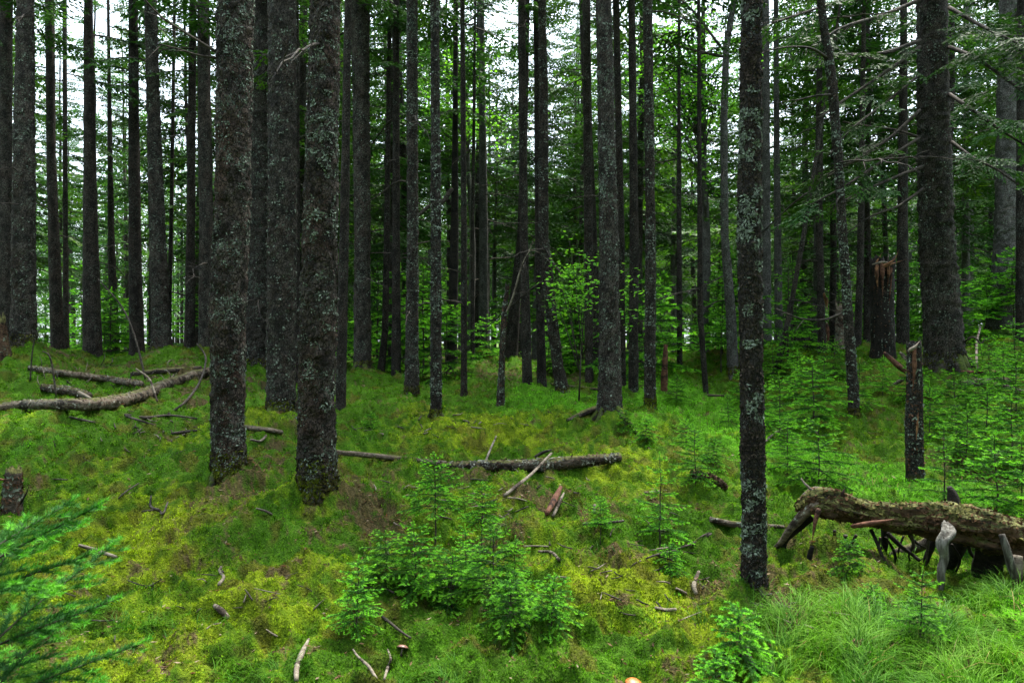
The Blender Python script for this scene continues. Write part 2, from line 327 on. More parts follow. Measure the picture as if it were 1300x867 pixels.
T(15, BARK_G, 'grey straight trunk two gaps right of the nearest slender trunk', [(0, 985, 6), (200, 986, 8), (440, 989, 11)], crown=6)
T(13, BARK_D, 'dark straight trunk behind the snapped brown stump', [(60, 1147, 9), (300, 1146, 13), (450, 1146, 17)], crown=5, dead=4)
T(14, BARK_G, 'huge grey lichen trunk near the right edge in the shade of drooping sprays', [(0, 1283, 24), (200, 1279, 26), (300, 1278, 28), (430, 1272, 34)], near=1, crown=5)
T(12, BARK_D, 'dark trunk cut by the right edge', [(0, 1298, 12), (300, 1297, 13), (440, 1297, 14)], crown=5)
T(13, BARK_D, 'black slim trunk between the crooked dark trunk and the snapped stump', [(280, 1093, 8), (350, 1092, 9), (447, 1088, 9)], crown=5)
T(14, BARK_D, 'dark trunk with a torn orange patch left of the crooked dark trunk', [(100, 1040, 8), (300, 1040, 9), (455, 1044, 11)], crown=5)
T(12, BARK_D, 'thin dark trunk leaning right from the saplings beyond the nearest slender trunk', [(100, 1052, 4), (300, 1020, 6), (400, 1002, 7), (480, 984, 9)], crown=5)

anch = []                                     # (x, y, z)
for t in TR:
    py, cx, wd = t['pts'][-1]; anch.append(px(cx, py, t['Y']))
for a in [(0, 867, 3.0), (300, 867, 3.05), (650, 867, 3.1), (950, 867, 3.0), (1300, 867, 3.0), (1300, 765, 3.95), (1120, 800, 3.6), (0, 760, 3.9), (200, 720, 4.2),
          (0, 640, 5.0), (0, 560, 6.6), (130, 530, 7.6), (220, 590, 6.2), (0, 522, 8.5), (0, 455, 11.5), (60, 500, 9.6), (150, 480, 11), (650, 640, 5.3), (650, 600, 6.3), (820, 700, 4.6), (1060, 725, 4.5), (1200, 745, 4.5), (1290, 750, 4.4), (1100, 690, 5.1),
          (1000, 600, 6.6), (1161, 615, 6.4), (880, 480, 13.5), (980, 500, 11), (1260, 560, 8), (1300, 470, 11), (560, 700, 4.6), (720, 560, 7.4), (900, 560, 7.6), (1000, 760, 4.05), (1100, 740, 4.2), (480, 560, 7.3)]:
    anch.append(px(*a))
for ang in range(-40, 41, 10):
    for Y, py in ((19, 456), (28, 451), (60, 444), (200, 438)):
        x = math.tan(R(ang))*Y; anch.append(np.array([x, Y, CZ-(py-433.5)/F*Y]))
for ang in range(60, 301, 30):
    for rr, z in ((2.5, 0), (8, 0.1), (30, .3), (200, .3)): anch.append(np.array([math.sin(R(ang))*rr, math.cos(R(ang))*rr, z]))
anch.append(np.array([0, 0.5, 0.]))
anch = np.array(anch)
def warp(x, y):
    r = np.hypot(x, y)+1e-6; k = np.log1p(r/1.5)*3/r; return np.stack([x*k, y*k], -1)
_A = warp(anch[:, 0], anch[:, 1]); _D = np.sqrt(((_A[:, None]-_A[None])**2).sum(-1)+.02)
_n = len(anch); _M = np.zeros((_n+1, _n+1)); _M[:_n, :_n] = -_D-np.eye(_n)*-.012; _M[:_n, _n] = 1; _M[_n, :_n] = 1
_W = np.linalg.solve(_M, np.r_[anch[:, 2], 0])
MOUND = []
for t in TR:
    b = px(t['pts'][-1][1], t['pts'][-1][0], t['Y'])
    rad = t['pts'][-1][2]/F*t['Y']/2; t['base'] = b; t['rad'] = rad
    MOUND.append((b[0], b[1], rad*2.2+.10, t.get('mound', .02+rad*.12))); MOUND.append((b[0], b[1], rad*1.35+.02, .03+rad*.5))
for a_, b_, Y_, r_, h_ in [(800, 745, 4.3, .20, .09), (789, 768, 4.12, .05, -.09), (225, 580, 5.9, .26, .11), (190, 595, 5.8, .2, .05), (345, 598, 5.95, .16, .09), (256, 603, 5.5, .07, -.10), (276, 600, 5.45, .06, -.07), (300, 590, 5.8, .2, .04), (330, 690, 4.75, .22, .06),
                           (845, 560, 8.1, .22, .10), (620, 545, 8.3, .35, .08), (520, 530, 9, .35, .08), (700, 545, 8.3, .3, .06), (470, 500, 12, .5, .14), (1050, 705, 4.75, .13, .12), (1025, 745, 4.3, .12, .05), (500, 560, 7.6, .3, .05), (860, 650, 5.4, .3, .05), (110, 560, 6.6, .5, .06), (20, 470, 10.5, .7, .10), (450, 700, 4.5, .16, -.05), (650, 600, 6.2, .4, .05), (780, 620, 5.9, .3, .05)]:
    q_ = px(a_, b_, Y_); MOUND.append((q_[0], q_[1], r_, h_))
def gz(x, y, micro=False):
    x = np.asarray(x, float); y = np.asarray(y, float); sh = x.shape; x = x.ravel(); y = y.ravel(); z = np.zeros(len(x))
    for c in range(0, len(x), 40000):
        P = warp(x[c:c+40000], y[c:c+40000]); Dm = np.sqrt(((P[:, None]-_A[None])**2).sum(-1)+.02)
        z[c:c+40000] = -Dm@_W[:_n]+_W[_n]
    r = np.hypot(x, y); am = np.clip((r-1)/6, .25, 1)
    z += (fbm(x*1.1, y*1.1, s=3, o=2)-.5)*.20*am + (fbm(x*3.1, y*3.1, s=5, o=2)-.5)*.20
    for mx, my, ms, mh in MOUND:
        dd = (x-mx)**2+(y-my)**2; z += mh*np.exp(-dd/(2*ms*ms))*(1-.75*np.exp(-dd/(2*(ms*.3)**2)) if 0 else 1)-mh*.8*0
    if micro:
        lod = np.clip(9/np.maximum(r, .1), .25, 1)
        pill = lambda f, s: 1-np.abs(2*fbm(x*f, y*f, s=s, o=2)-1)*1.6
        z += (pill(5, 21)-.4)*.105*np.minimum(1, lod*1.6) + (pill(15, 22)-.4)*.034*lod + (vn(x*60, y*60, s=9)-.5)*.010*lod*lod
    return z.reshape(sh)
def ground(x, y): return float(gz(np.array([x]), np.array([y]), True)[0])
_ys = np.concatenate([np.linspace(1.2, 12, 240), np.linspace(12.1, 60, 240)])
def hit(pxx, pyy, off=0):
    """point of the terrain seen at this pixel"""
    Xs = (pxx-650)/F*_ys; Zs = CZ-(pyy-433.5)/F*_ys; g = gz(Xs, _ys, True)+off; k = np.argmax(Zs < g)
    if k == 0: k = len(_ys)-1 if not (Zs < g).any() else 1
    a, b = k-1, k; da = Zs[a]-g[a]; db = Zs[b]-g[b]; u = da/(da-db) if da != db else 0; Y = _ys[a]*(1-u)+_ys[b]*u
    return px(pxx, pyy, Y)

# cover zones given as pixel ellipses, turned into patches of ground
ZONES = []
def zone(kind, x, y, rx, ry, s=1.):
    c = hit(x, y); f = hit(x, max(y-ry, 452)); n_ = hit(x, min(y+ry, 1200)); ZONES.append((kind, c[0], c[1], rx/F*c[1], max(.1, (f[1]-n_[1])/2), s))
for a in [(480, 640, 60, 60), (440, 700, 45, 30), (700, 640, 70, 22), (560, 600, 110, 14), (640, 690, 45, 20, .6), (780, 670, 60, 40, .7), (330, 600, 60, 35, .8), (230, 500, 60, 12, .8), (350, 560, 40, 16, .8),
          (1000, 770, 70, 40, 1.2), (920, 740, 50, 40, .8), (1060, 690, 40, 20, .8), (25, 620, 30, 25, 1), (790, 765, 28, 14, 1.3), (1000, 690, 30, 20, .6), (300, 480, 120, 12, .9), (100, 455, 130, 8, .8), (840, 660, 50, 30, .7), (600, 470, 200, 12, .8), (1220, 600, 40, 20, .8), (80, 800, 60, 60, .5), (210, 545, 40, 12, .7)]: zone('litter', *a)
for a in [(880, 520, 90, 45, 1.1), (700, 510, 110, 20, .8), (1090, 590, 90, 32, 1.2), (1150, 830, 180, 70, 1.2), (1290, 770, 60, 35, .8), (60, 570, 70, 30, .35), (1260, 640, 60, 25, .7), (960, 640, 60, 40, .4)]: zone('grass', *a)
for a in [(800, 740, 90, 35, 1.2), (120, 680, 160, 90, .7), (300, 790, 120, 60, .8), (780, 600, 40, 12, .6), (350, 520, 40, 20, .5), (230, 560, 60, 25, .5), (620, 535, 90, 16, .6), (900, 800, 60, 40, .8), (200, 840, 100, 40, .8)]: zone('yellow', *a)
for a in [(590, 820, 150, 40, 1), (230, 585, 60, 25, .9), (200, 540, 70, 20, .6), (340, 680, 70, 30, .7), (560, 760, 120, 40, .8), (840, 690, 70, 25, .6), (430, 520, 60, 20, .6), (600, 500, 120, 10, .5)]: zone('green', *a)
def zmask(kind, x, y):
    m = np.zeros_like(x); wx = (fbm(x*2.1, y*2.1, s=31)-.5)*.9; wy = (fbm(x*2.1, y*2.1, s=32)-.5)*.9
    for k, cx, cyy, rx, ry, s in ZONES:
        if k != kind: continue
        q = ((x-cx)/rx+wx)**2+((y-cyy)/ry+wy)**2; m = np.maximum(m, s*np.exp(-q*.9))
    return m
def cover(x, y):
    r = np.hypot(x, y)
    n1 = fbm(x*.9, y*.9, s=41, o=4); n2 = fbm(x*3.7, y*3.7, s=42, o=4); n3 = fbm(x*17, y*17, s=43, o=3); n4 = fbm(x*70, y*70, s=44, o=2)
    lit = zmask('litter', x, y)*1.15+(n2-.5)*2.3+(n3-.5)*1.1-.32+.55*sstep(13, 20, r)*1.0
    lit = sstep(.30, .85, lit+(n4-.5)*1.1+(n3-.5)*.8)*.9
    gr = sstep(.3, .75, zmask('grass', x, y)+(n2-.5)*1.0)*(1-lit*.6)
    ye = sstep(.1, .95, zmask('yellow', x, y)*.9+(n1-.42)*1.1+(n3-.5)*1.2+(n2-.5)*.6+.12-.25*sstep(6, 11, r)-zmask('green', x, y)*.8)
    deep = np.array([.046, .120, .006]); yel = np.array([.158, .218, .009]); bright = np.array([.085, .25, .012]); br = np.array([.044, .030, .016]); br2 = np.array([.095, .066, .038])
    c = deep+(yel-deep)*ye[:, None]
    c = c+(bright-c)*gr[:, None]
    b = br+(br2-br)*sstep(.45, .75, n4)[:, None]
    olive = np.array([.085, .065, .015]); c = c+(olive-c)*(sstep(.56, .72, fbm(x*6.3, y*6.3, s=47, o=3))*.6*(1-gr))[:, None]
    c = c+(b-c)*lit[:, None]
    c = c*(.50+1.0*n3)[:, None]*(.8+.4*fbm(x*5.5, y*5.5, s=49, o=2))[:, None]
    return c, lit, gr, ye

mg, t_, o_ = mat('forest_floor_moss'); n = N(t_)
at = n.n('Attribute', attribute_name='col'); tc = n.n('TexCoord')
f1 = n.noise((tc, 'Object'), 90, 5, .7); f2 = n.n('TexVoronoi', {'Vector': (tc, 'Object'), 'Scale': 70.}, feature='F1')
f3 = n.noise((tc, 'Object'), 26, 4, .65)
c = n.mix(n.ramp(f1, .35, .7), n.mix(1., (at, 'Color'), (.55, .6, .6), 'MULTIPLY'), n.mix(1., (at, 'Color'), (1.35, 1.3, 1.1), 'MULTIPLY'))
c = n.mix(n.math('MULTIPLY', n.ramp(f3, .56, .68), .45), c, (.05, .038, .014))
hh = n.math('ADD', n.math('MULTIPLY', f2, .5), f1)
bp = n.n('Bump', {'Strength': 1., 'Distance': .02, 'Height': hh})
p = n.n('BsdfPrincipled', {'Base Color': (c, 2), 'Roughness': .95, 'Normal': bp, 'Specular IOR Level': .1}); t_.links.new(p.outputs[0], o_.inputs[0])
GROUNDM = mg

rad = np.exp(np.linspace(math.log(.6), math.log(16), 640)); rad = np.concatenate([rad, np.exp(np.linspace(math.log(16.3), math.log(420), 130))])
ang = np.concatenate([np.linspace(-44, 44, 720), np.linspace(46, 314, 90)]); ang = np.radians(ang)
RR, AA = np.meshgrid(rad, ang, indexing='ij'); X = (RR*np.sin(AA)).ravel(); Y = (RR*np.cos(AA)).ravel()
Z = gz(X, Y, True); C, _, _, _ = cover(X, Y)
nr, na = len(rad), len(ang); i = np.arange(nr-1)[:, None]*na; j = np.arange(na)[None]; j2 = (j+1) % na
Q = np.stack([i+j, i+j2, i+na+j2, i+na+j], -1).reshape(-1, 4)[:, ::-1]
Vg = np.stack([X, Y, Z], 1); Vg = np.vstack([Vg, [0, 0, ground(0, 0.3)]]); C = np.vstack([C, C[0]])
tr = np.stack([np.arange(na), (np.arange(na)+1) % na, np.full(na, nr*na)], 1)
g = mk('ground', Vg, Q, tr, GROUNDM, attrs={'col': C}); tag(g, kind='structure')

# ------------------------------------------------------------------ trunks
rng = np.random.default_rng(7)
def trunk_mesh(name, P, r, sides, step, material, rough=.05, flare=.5, seed=0, link=False, fine_to=1e9):
    """P local points from base up"""
    P, r = resample(P, r, step); z = P[:, 2]-P[0, 2]
    def fr(i, th):
        zz = z[i]; rr = r[i]
        cx, sx = np.cos(th)*rr, np.sin(th)*rr
        a = fbm(cx*22+50+0*zz, sx*22+0*zz, zz*13, s=seed, o=3)-.5
        b = vn(cx*75+90+0*zz, sx*75+0*zz, zz*45, s=seed+3)-.5
        c = fbm(cx*5+20+0*zz, sx*5+0*zz, zz*1.5, s=seed+5, o=2)-.5
        lobes = 1+.35*np.sin(th*4+seed)+.3*np.sin(th*3+seed*2)
        fl = flare*np.exp(-np.maximum(zz-.3, 0)/(.04+.5*r[0]))*lobes
        k = min(1, .018/r[0]*6)
        return .95+a*rough*3.4+b*rough*1.8*(1 if step < .06 else 0)+c*.16+fl
    V, Qd, Td = tube(P, r, sides, fr); me = mk(name, V, Qd, Td, material, smooth=True, link=link); FR[me.name] = (V[:len(P)*sides].reshape(len(P), sides, 3), P); return me
FR = {}
def lichen(root, me, count, seed, zmax, size, pal=((.15, .18, .145), (.040, .032, .026)), name='lichen', rare=.35):
    g_ = np.random.default_rng(seed); W, P = FR[me.name]; nr_ = int((P[:, 2] < zmax).sum())-1; sd_ = W.shape[1]
    i = g_.integers(0, nr_, count*3); j = g_.integers(0, sd_, count*3); p = W[i, j]; o_ = unit(p-P[i]); 
    mk_ = fbm(p[:, 0]*5+seed, p[:, 1]*5, p[:, 2]*4, s=seed, o=2)+.9*(vn(p[:, 0]*20+seed, p[:, 1]*20, p[:, 2]*16, s=seed+1)-.5) > .60
    pale = mk_; keep = mk_ | (g_.random(len(p)) < rare); p, o_, pale = p[keep][:count], o_[keep][:count], pale[keep][:count]; m = len(p)
    tg = unit(np.cross(o_, g_.normal(0, 1, (m, 3)))); nn = unit(o_+tg*0+g_.normal(0, .35, (m, 3))); D_ = unit(tg+o_*g_.uniform(.05, .45, m)[:, None])
    V, Qd = diamonds(p-D_*size*.3-o_*.001, D_, size*g_.uniform(.4, 1.7, m)**1.3, size*g_.uniform(.5, 1.1, m), nn)
    c_ = np.where(pale[:, None], np.array([pal[0]])*g_.uniform(.35, 1.45, (m, 1)), np.array([pal[1]])*g_.uniform(.3, 1.8, (m, 1)))
    mk(name, V, Qd, None, FLAKE, root, False, {'col': np.repeat(c_, 4, 0)})
FLAKE, t_, o_ = mat('lichen_flakes'); n = N(t_); at = n.n('Attribute', attribute_name='col'); df = n.n('BsdfDiffuse', {'Color': (at, 'Color')}); t_.links.new(df.outputs[0], o_.inputs[0])

# dead limbs: shared variants along +X
def dead_limb(L, seed, up=0.1):
    g_ = np.random.default_rng(seed); b = MB(); n_ = 9
    s = np.linspace(0, 1, n_); P = np.stack([s*L, np.cumsum(g_.normal(0, .02, n_))*L, up*s*L-.25*L*s*s+np.cumsum(g_.normal(0, .012, n_))*L], 1); P[0] = 0
    V, Qd, Td = tube(P, .011*(1-.8*s)*(.5+L*.5)+.0015, 5); b.add(V, Qd, Td)
    for k in range(int(3+L*5)):
        u = g_.uniform(.2, .95); j = u*(n_-1); a = int(j); p0 = P[a]+(P[min(a+1, n_-1)]-P[a])*(j-a); l = L*g_.uniform(.1, .38)*(1.1-u); sd = g_.choice([-1, 1])
        dv = unit(np.array([.7, sd*g_.uniform(.5, 1), g_.uniform(-.5, .2)])); pts = np.array([p0, p0+dv*l*.5+g_.normal(0, .02*l, 3), p0+dv*l+np.array([0, 0, -.12*l])])
        V, Qd, Td = tube(pts, np.array([.005, .0035, .0015])*(.6+.4*L), 4); b.add(V, Qd, Td)
    return b.mesh('dead_branch', TWIG)
DEAD = [dead_limb(L, 100+k, u) for k, (L, u) in enumerate([(.5, .2), (.8, 0), (1.1, .1), (1.5, -.1), (1.9, 0), (.35, .3)])]

# live boughs for the crowns (leaf-sized strips)
def bough(L, seed, w=.024, droop=.25, dens=1.):
    g_ = np.random.default_rng(seed); b = MB(); s = np.linspace(0, 1, 10)
    ax = np.stack([s*L, np.cumsum(g_.normal(0, .015, 10))*L, .05*L*s-droop*L*s**2+.10*L*s**4], 1); ax[0] = 0
    V, Qd, Td = tube(ax, .012*(1-.85*s)*(.4+.4*L), 4, cap=False); wood = (V, Qd)
    P, Dr, Ln, Wd, Tp, Nn = [], [], [], [], [], []
    k = .12*L
    side = 1
    while k < L:
        u = k/L; j = u*9; a = min(int(j), 8); p0 = ax[a]+(ax[a+1]-ax[a])*(j-a); tx = unit(ax[a+1]-ax[a])
        side = -side; l = (.42*L*(1-u)**.8+.06)*g_.uniform(.55, 1.2)*min(1, u*4)
        dv = unit(tx*.75+np.array([0, side*g_.uniform(.7, 1.1), g_.uniform(-.35, -.02)]))
        m = max(1, int(l/.065))
        for q in range(m):
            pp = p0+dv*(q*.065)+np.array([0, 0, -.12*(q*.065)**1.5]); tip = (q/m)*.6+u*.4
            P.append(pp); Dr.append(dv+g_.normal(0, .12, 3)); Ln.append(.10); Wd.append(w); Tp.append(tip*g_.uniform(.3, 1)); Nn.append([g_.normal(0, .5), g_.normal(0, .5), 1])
            for sd2 in (-1, 1):
                if g_.random() < .8*dens:
                    dd = unit(dv+np.cross(dv, [0, 0, 1])*sd2*g_.uniform(.5, 1)+np.array([0, 0, g_.uniform(-.6, .05)]))
                    P.append(pp+dv*.02); Dr.append(dd); Ln.append(g_.uniform(.045, .10)*(1-.3*q/m)); Wd.append(w*.9); Tp.append(tip*g_.uniform(.4, 1)); Nn.append([g_.normal(0, .5), g_.normal(0, .5), 1])
        k += g_.uniform(.03, .055)/dens
    V, Qd = diamonds(np.array(P), np.array(Dr), np.array(Ln), np.array(Wd), np.array(Nn, float))
    tipv = np.repeat(np.array(Tp), 4)
    return wood, (V, Qd, tipv)
BOUGH = [bough(1.0, 200+k, w=.033, droop=d_) for k, d_ in enumerate((.15, .3, .45, .25))]
def rot(V, yaw, pitch, roll=0, s=1.):
    M = (Matrix.Rotation(yaw, 3, 'Z') @ Matrix.Rotation(-pitch, 3, 'Y') @ Matrix.Rotation(roll, 3, 'X'))
    return (V*s)@np.array(M).T
def crown_mesh(seed, z0, z1, rmax, nb, material, lean=0):
    g_ = np.random.default_rng(seed); b = MB(); wood = MB()
    for k in range(nb):
        u = (k+g_.random())/nb; z = z0+(z1-z0)*u**.9
        prof = min(1, .45+u*3.)*(1-u)**.75*1.05+.12
        L = rmax*prof*g_.uniform(.6, 1.15); wv, (V, Qd, tp) = BOUGH[g_.integers(4)]
        yaw = g_.uniform(0, 2*math.pi); pitch = g_.uniform(-.25, .15)+.35*u
        roll = g_.normal(0, .25)
        # strips keep their size: scale positions along the bough only by choosing near-unit lengths
        b.add(rot(V, yaw, pitch, roll, L)+[0, 0, z], Qd, a=tp)
        wood.add(rot(wv[0], yaw, pitch, roll, L)+[0, 0, z], wv[1])
    Vf, Qf, _, Af = b.arr(); Vw, Qw, _, _ = wood.arr()
    me = mk('crown', np.vstack([Vf, Vw]), np.vstack([Qf, Qw+len(Vf)]), None, [material, TWIG], smooth=False, attrs={'tip': np.r_[Af, np.zeros(len(Vw))]}, link=False)
    me.polygons.foreach_set('material_index', np.r_[np.zeros(len(Qf), np.int32), np.ones(len(Qw), np.int32)]); return me
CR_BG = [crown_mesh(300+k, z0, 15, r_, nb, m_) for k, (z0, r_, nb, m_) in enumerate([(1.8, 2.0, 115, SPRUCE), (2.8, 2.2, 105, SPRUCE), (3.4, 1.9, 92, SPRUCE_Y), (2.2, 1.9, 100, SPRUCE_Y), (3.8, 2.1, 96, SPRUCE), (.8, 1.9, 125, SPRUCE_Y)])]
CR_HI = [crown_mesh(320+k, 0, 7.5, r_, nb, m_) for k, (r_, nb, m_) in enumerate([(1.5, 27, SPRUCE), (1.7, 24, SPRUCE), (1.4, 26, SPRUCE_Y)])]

def add_dead(root, P, r, zlo, zhi, count, g_, big=False):
    for _ in range(count):
        z = g_.uniform(zlo, zhi); x = np.interp(z, P[:, 2], P[:, 0]); y = np.interp(z, P[:, 2], P[:, 1]); k = g_.integers(0, 6)
        rr = np.interp(z, P[:, 2], r); yaw = g_.uniform(0, 2*math.pi)
        obj('dead_branch', DEAD[k], root, (x+math.cos(yaw)*rr*.6, y+math.sin(yaw)*rr*.6, z), (g_.normal(0, .5), g_.uniform(-.25, .35), yaw), g_.uniform(.6, 1.1))

for idx, t in enumerate(TR):
    g_ = np.random.default_rng(500+idx); Yd = t['Y']; base = t['base'].copy(); gzb = ground(base[0], base[1])
    pts = [px(cx, py, Yd) for py, cx, wd in t['pts']][::-1]; rs = [wd/F*Yd/2 for py, cx, wd in t['pts']][::-1]
    P = np.array(pts); r = np.array(rs)
    # carry the stem on above the frame
    dirv = unit(P[-1]-P[-2]); dirv[1] = 0; top = P[-1]; H = g_.uniform(13, 17); H = max(H, top[2]+3)
    ext = np.array([top+dirv/dirv[2]*(H-top[2])*q for q in (.35, .7, 1.)]); re = np.array([.72, .42, .06])*r[-1]
    P = np.vstack([P[0]-np.array([0, 0, .35+max(0, P[0][2]-gzb)]), P, ext]); r = np.r_[r[0]*1.08, r, re]
    root = thing('spruce_tree', t['label'], 'tree', tuple(base)); P = P-base
    near = t.get('near', 0); fl_ = .12 if idx == 8 else .42; sides, step = ((80, .014), (30, .035), (14, .12))[2-near] if near else (12, .15)
    if near == 2:                                # fine rings only where the frame sees them
        cut = CZ+Yd*.53-base[2]; lo = P[P[:, 2] < cut]; 
        Pn = np.array([[np.interp(z, P[:, 2], P[:, k]) for k in range(3)] for z in np.linspace(P[0, 2], P[-1, 2], 400)])
        m_ = trunk_mesh('trunk', P, r, 80, .018, t['m'], .09, fl_, idx)
    else:
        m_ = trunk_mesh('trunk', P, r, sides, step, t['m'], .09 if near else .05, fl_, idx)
    obj('trunk', m_, root)
    if near: lichen(root, m_, (0, 4500, 17000)[near], 40+idx, CZ+Yd*.54-base[2], (0, .022, .0155)[near])
    if near == 2: lichen(root, m_, 9000 if idx else 1500, 90+idx, gzb-base[2]+(.10 if idx else .03), .020, ((.075, .095, .010), (.050, .046, .014)), 'moss_collar', 1.)
    if near == 2: lichen(root, m_, 4500 if idx else 600, 190+idx, gzb-base[2]+(.24 if idx else .08), .016, ((.07, .09, .010), (.050, .050, .012)), 'moss_fringe', .6)
    if near == 1: lichen(root, m_, 1800, 90+idx, gzb-base[2]+.12, .030, ((.075, .095, .010), (.050, .050, .014)), 'moss_collar', 1.)
    ch = t['crown']; zc = ch
    kx = np.interp(zc+3, P[:, 2], P[:, 0]); ky = np.interp(zc+3, P[:, 2], P[:, 1])
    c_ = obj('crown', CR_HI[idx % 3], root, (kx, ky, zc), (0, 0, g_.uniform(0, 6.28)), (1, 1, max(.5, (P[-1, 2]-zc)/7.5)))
    add_dead(root, P, r, 1.3 if Yd > 9 else 2.6, ch+.5, t.get('dead', 5 if Yd > 9.5 else 2), g_)

for idx, seed, n_r in [(2, 2, 5), (4, 3, 6), (8, 4, 7), (3, 5, 5), (5, 6, 4), (11, 7, 5), (0, 8, 4), (17, 9, 5)]:
    t = TR[idx]; g_ = np.random.default_rng(950+seed); root = [o for o in bpy.data.objects if o.get('label') == t['label']][0]; b0 = np.array(root.location); R_ = t['rad']
    for k in range(n_r):
        a = k*2*math.pi/n_r+g_.normal(0, .25); Lr = R_*g_.uniform(1.4, 3.0)+.04; u = np.linspace(0, 1, 9); rd = R_*.55+Lr*u; aa = a+np.cumsum(g_.normal(0, .06, 9)); X_ = b0[0]+np.cos(aa)*rd; Y_ = b0[1]+np.sin(aa)*rd
        G_ = gz(X_, Y_); top = np.clip(.9-u*3.0, 0, 1)**1.3*R_*.75; P = np.stack([X_, Y_, G_+top-R_*.08-u*R_*.22], 1)-b0; V, Qd, Td = tube(P, R_*(.27*(1-u)**.7+.06), 9, lambda i, th: 1+.25*(vn(i*.9+0*th, th*2+0*i, s=idx)-.5)); b = MB(); b.add(V, Qd, Td); b.build('root', ROOTM, root)
# ------------------------------------------------------------------ background forest
BTR = []
for k in range(6):
    g_ = np.random.default_rng(600+k); zz = np.linspace(0, 1, 12); H = 15.5; R0 = (.07, .09, .11, .13, .15, .085)[k]
    P = np.stack([np.cumsum(g_.normal(0, .025, 12)), np.cumsum(g_.normal(0, .025, 12)), zz*H-.4], 1); r = R0*(1-zz)**.8+.01
    BTR.append(trunk_mesh('trunk', P, r, 10, .3, (BARK_D, BARK, BARK_D, BARK_G, BARK, BARK_D)[k], .03, .3, 50+k))
g_ = np.random.default_rng(11); placed = [(t['base'][0], t['base'][1]) for t in TR]; cnt = 0; tries = 0
def zone_label(x, y):
    a = math.degrees(math.atan2(x, y)); side = 'at far left' if a < -18 else 'left of the middle' if a < -4 else 'in the middle' if a < 8 else 'right of the middle' if a < 20 else 'at far right'
    dd = 'in the first rows' if y < 22 else 'in the deeper rows' if y < 34 else 'in the farthest rows'
    return f'thin dark spruce {dd} of the background forest, {side}'
while cnt < 200 and tries < 30000:
    tries += 1; y = 14.5+48*g_.random()**1.25; a = R(g_.uniform(-41, 41)); x = math.tan(a)*y
    pxx = 650+F*x/y
    if 560 < pxx < 720 and y < 19: continue
    if 830 < pxx < 960 and y < 21: continue
    if pxx < 420 and y > 21 and g_.random() < .55: continue
    dm = 1.35 if y < 30 else 1.8
    if any((x-q)**2+(y-w_)**2 < dm*dm for q, w_ in placed): continue
    placed.append((x, y)); cnt += 1; z = ground(x, y); k = int(g_.integers(6)); lb = zone_label(x, y)
    root = thing('spruce_tree', lb, 'tree', (x, y, z), g_.uniform(0, 6.28), lb.replace('thin dark spruce ', 'spruces '), g_.uniform(.8, 1.15)*(.9 if 600 < pxx < 930 and y > 19 else 1))
    root.rotation_euler = (g_.normal(0, .015), g_.normal(0, .015), g_.uniform(0, 6.28))
    obj('trunk', BTR[k], root); obj('crown', CR_BG[int(g_.integers(6))], root)
    if y < 26:
        for _ in range(7): obj('dead_branch', DEAD[int(g_.integers(6))], root, (0, 0, g_.uniform(1., 5.5)), (g_.normal(0, .4), g_.uniform(-.2, .4), g_.uniform(0, 6.28)), g_.uniform(.7, 1.2))

def mass(name, label, spots, seed, ns, sz):
    g_ = np.random.default_rng(seed); F_ = MB(); W_ = MB()
    for x, y in spots:
        z = ground(x, y); H = g_.uniform(11, 17); V, Qd, Td = tube([[x, y, z-.5], [x, y, z+H*.5], [x, y, z+H]], [.13, .09, .01], 6); W_.add(V, Qd, Td)
        m = ns; u = g_.random(m)**.8; zz = g_.uniform(.5, 3.5)+u*(H-1); rr_ = 2.4*(1-u)**.7*np.sqrt(g_.random(m))+.1; a = g_.uniform(0, 6.28, m)
        P = np.stack([x+np.cos(a)*rr_, y+np.sin(a)*rr_, z+zz-.12*rr_], 1); D_ = np.stack([np.cos(a), np.sin(a), g_.uniform(-.7, .1, m)], 1)+g_.normal(0, .35, (m, 3))
        V, Qd = diamonds(P, D_, sz*g_.uniform(.6, 1.5, m), sz*.24, g_.normal(0, .4, (m, 3))+[0, 0, 1]); F_.add(V, Qd, a=np.repeat(g_.random(m), 4))
    Vf, Qf, _, Af = F_.arr(); Vw, Qw, Tw, _ = W_.arr()
    me = mk(name, np.vstack([Vf, Vw]), np.vstack([Qf, Qw+len(Vf)]), Tw+len(Vf), [SPRUCE, BARK_D], smooth=False, attrs={'tip': np.r_[Af, np.zeros(len(Vw))]}, link=False)
    me.polygons.foreach_set('material_index', np.r_[np.zeros(len(Qf), np.int32), np.ones(len(Qw)+len(Tw), np.int32)]); return tag(obj(name, me), label, 'forest', kind='stuff')
g_ = np.random.default_rng(15); sp_ = []
for k in range(420):
    a = R(g_.uniform(-46, 46)); r_ = g_.uniform(52, 110); sp_.append((math.sin(a)*r_, math.cos(a)*r_))
sp_ = [q for q in sp_ if not (q[0] < -.25*q[1] and _h(np.array([q[0]*9]), np.array([q[1]*9]), np.array([0]), 5)[0] < .45)]
mass('far_forest', 'dim solid mass of spruces closing the view beyond the last single trunks', sp_, 16, 560, .8)
sp_ = []
while len(sp_) < 240:
    a = R(g_.uniform(48, 312)); r_ = g_.uniform(5, 34)
    if r_ < 3.6/max(.02, math.sin(min(1.57, abs(abs(math.pi-a)-R(180))-R(41)))): continue
    sp_.append((math.sin(a)*r_, math.cos(a)*r_))
mass('surrounding_forest', 'spruce forest going on around and behind the photographer', sp_, 17, 700, .36)
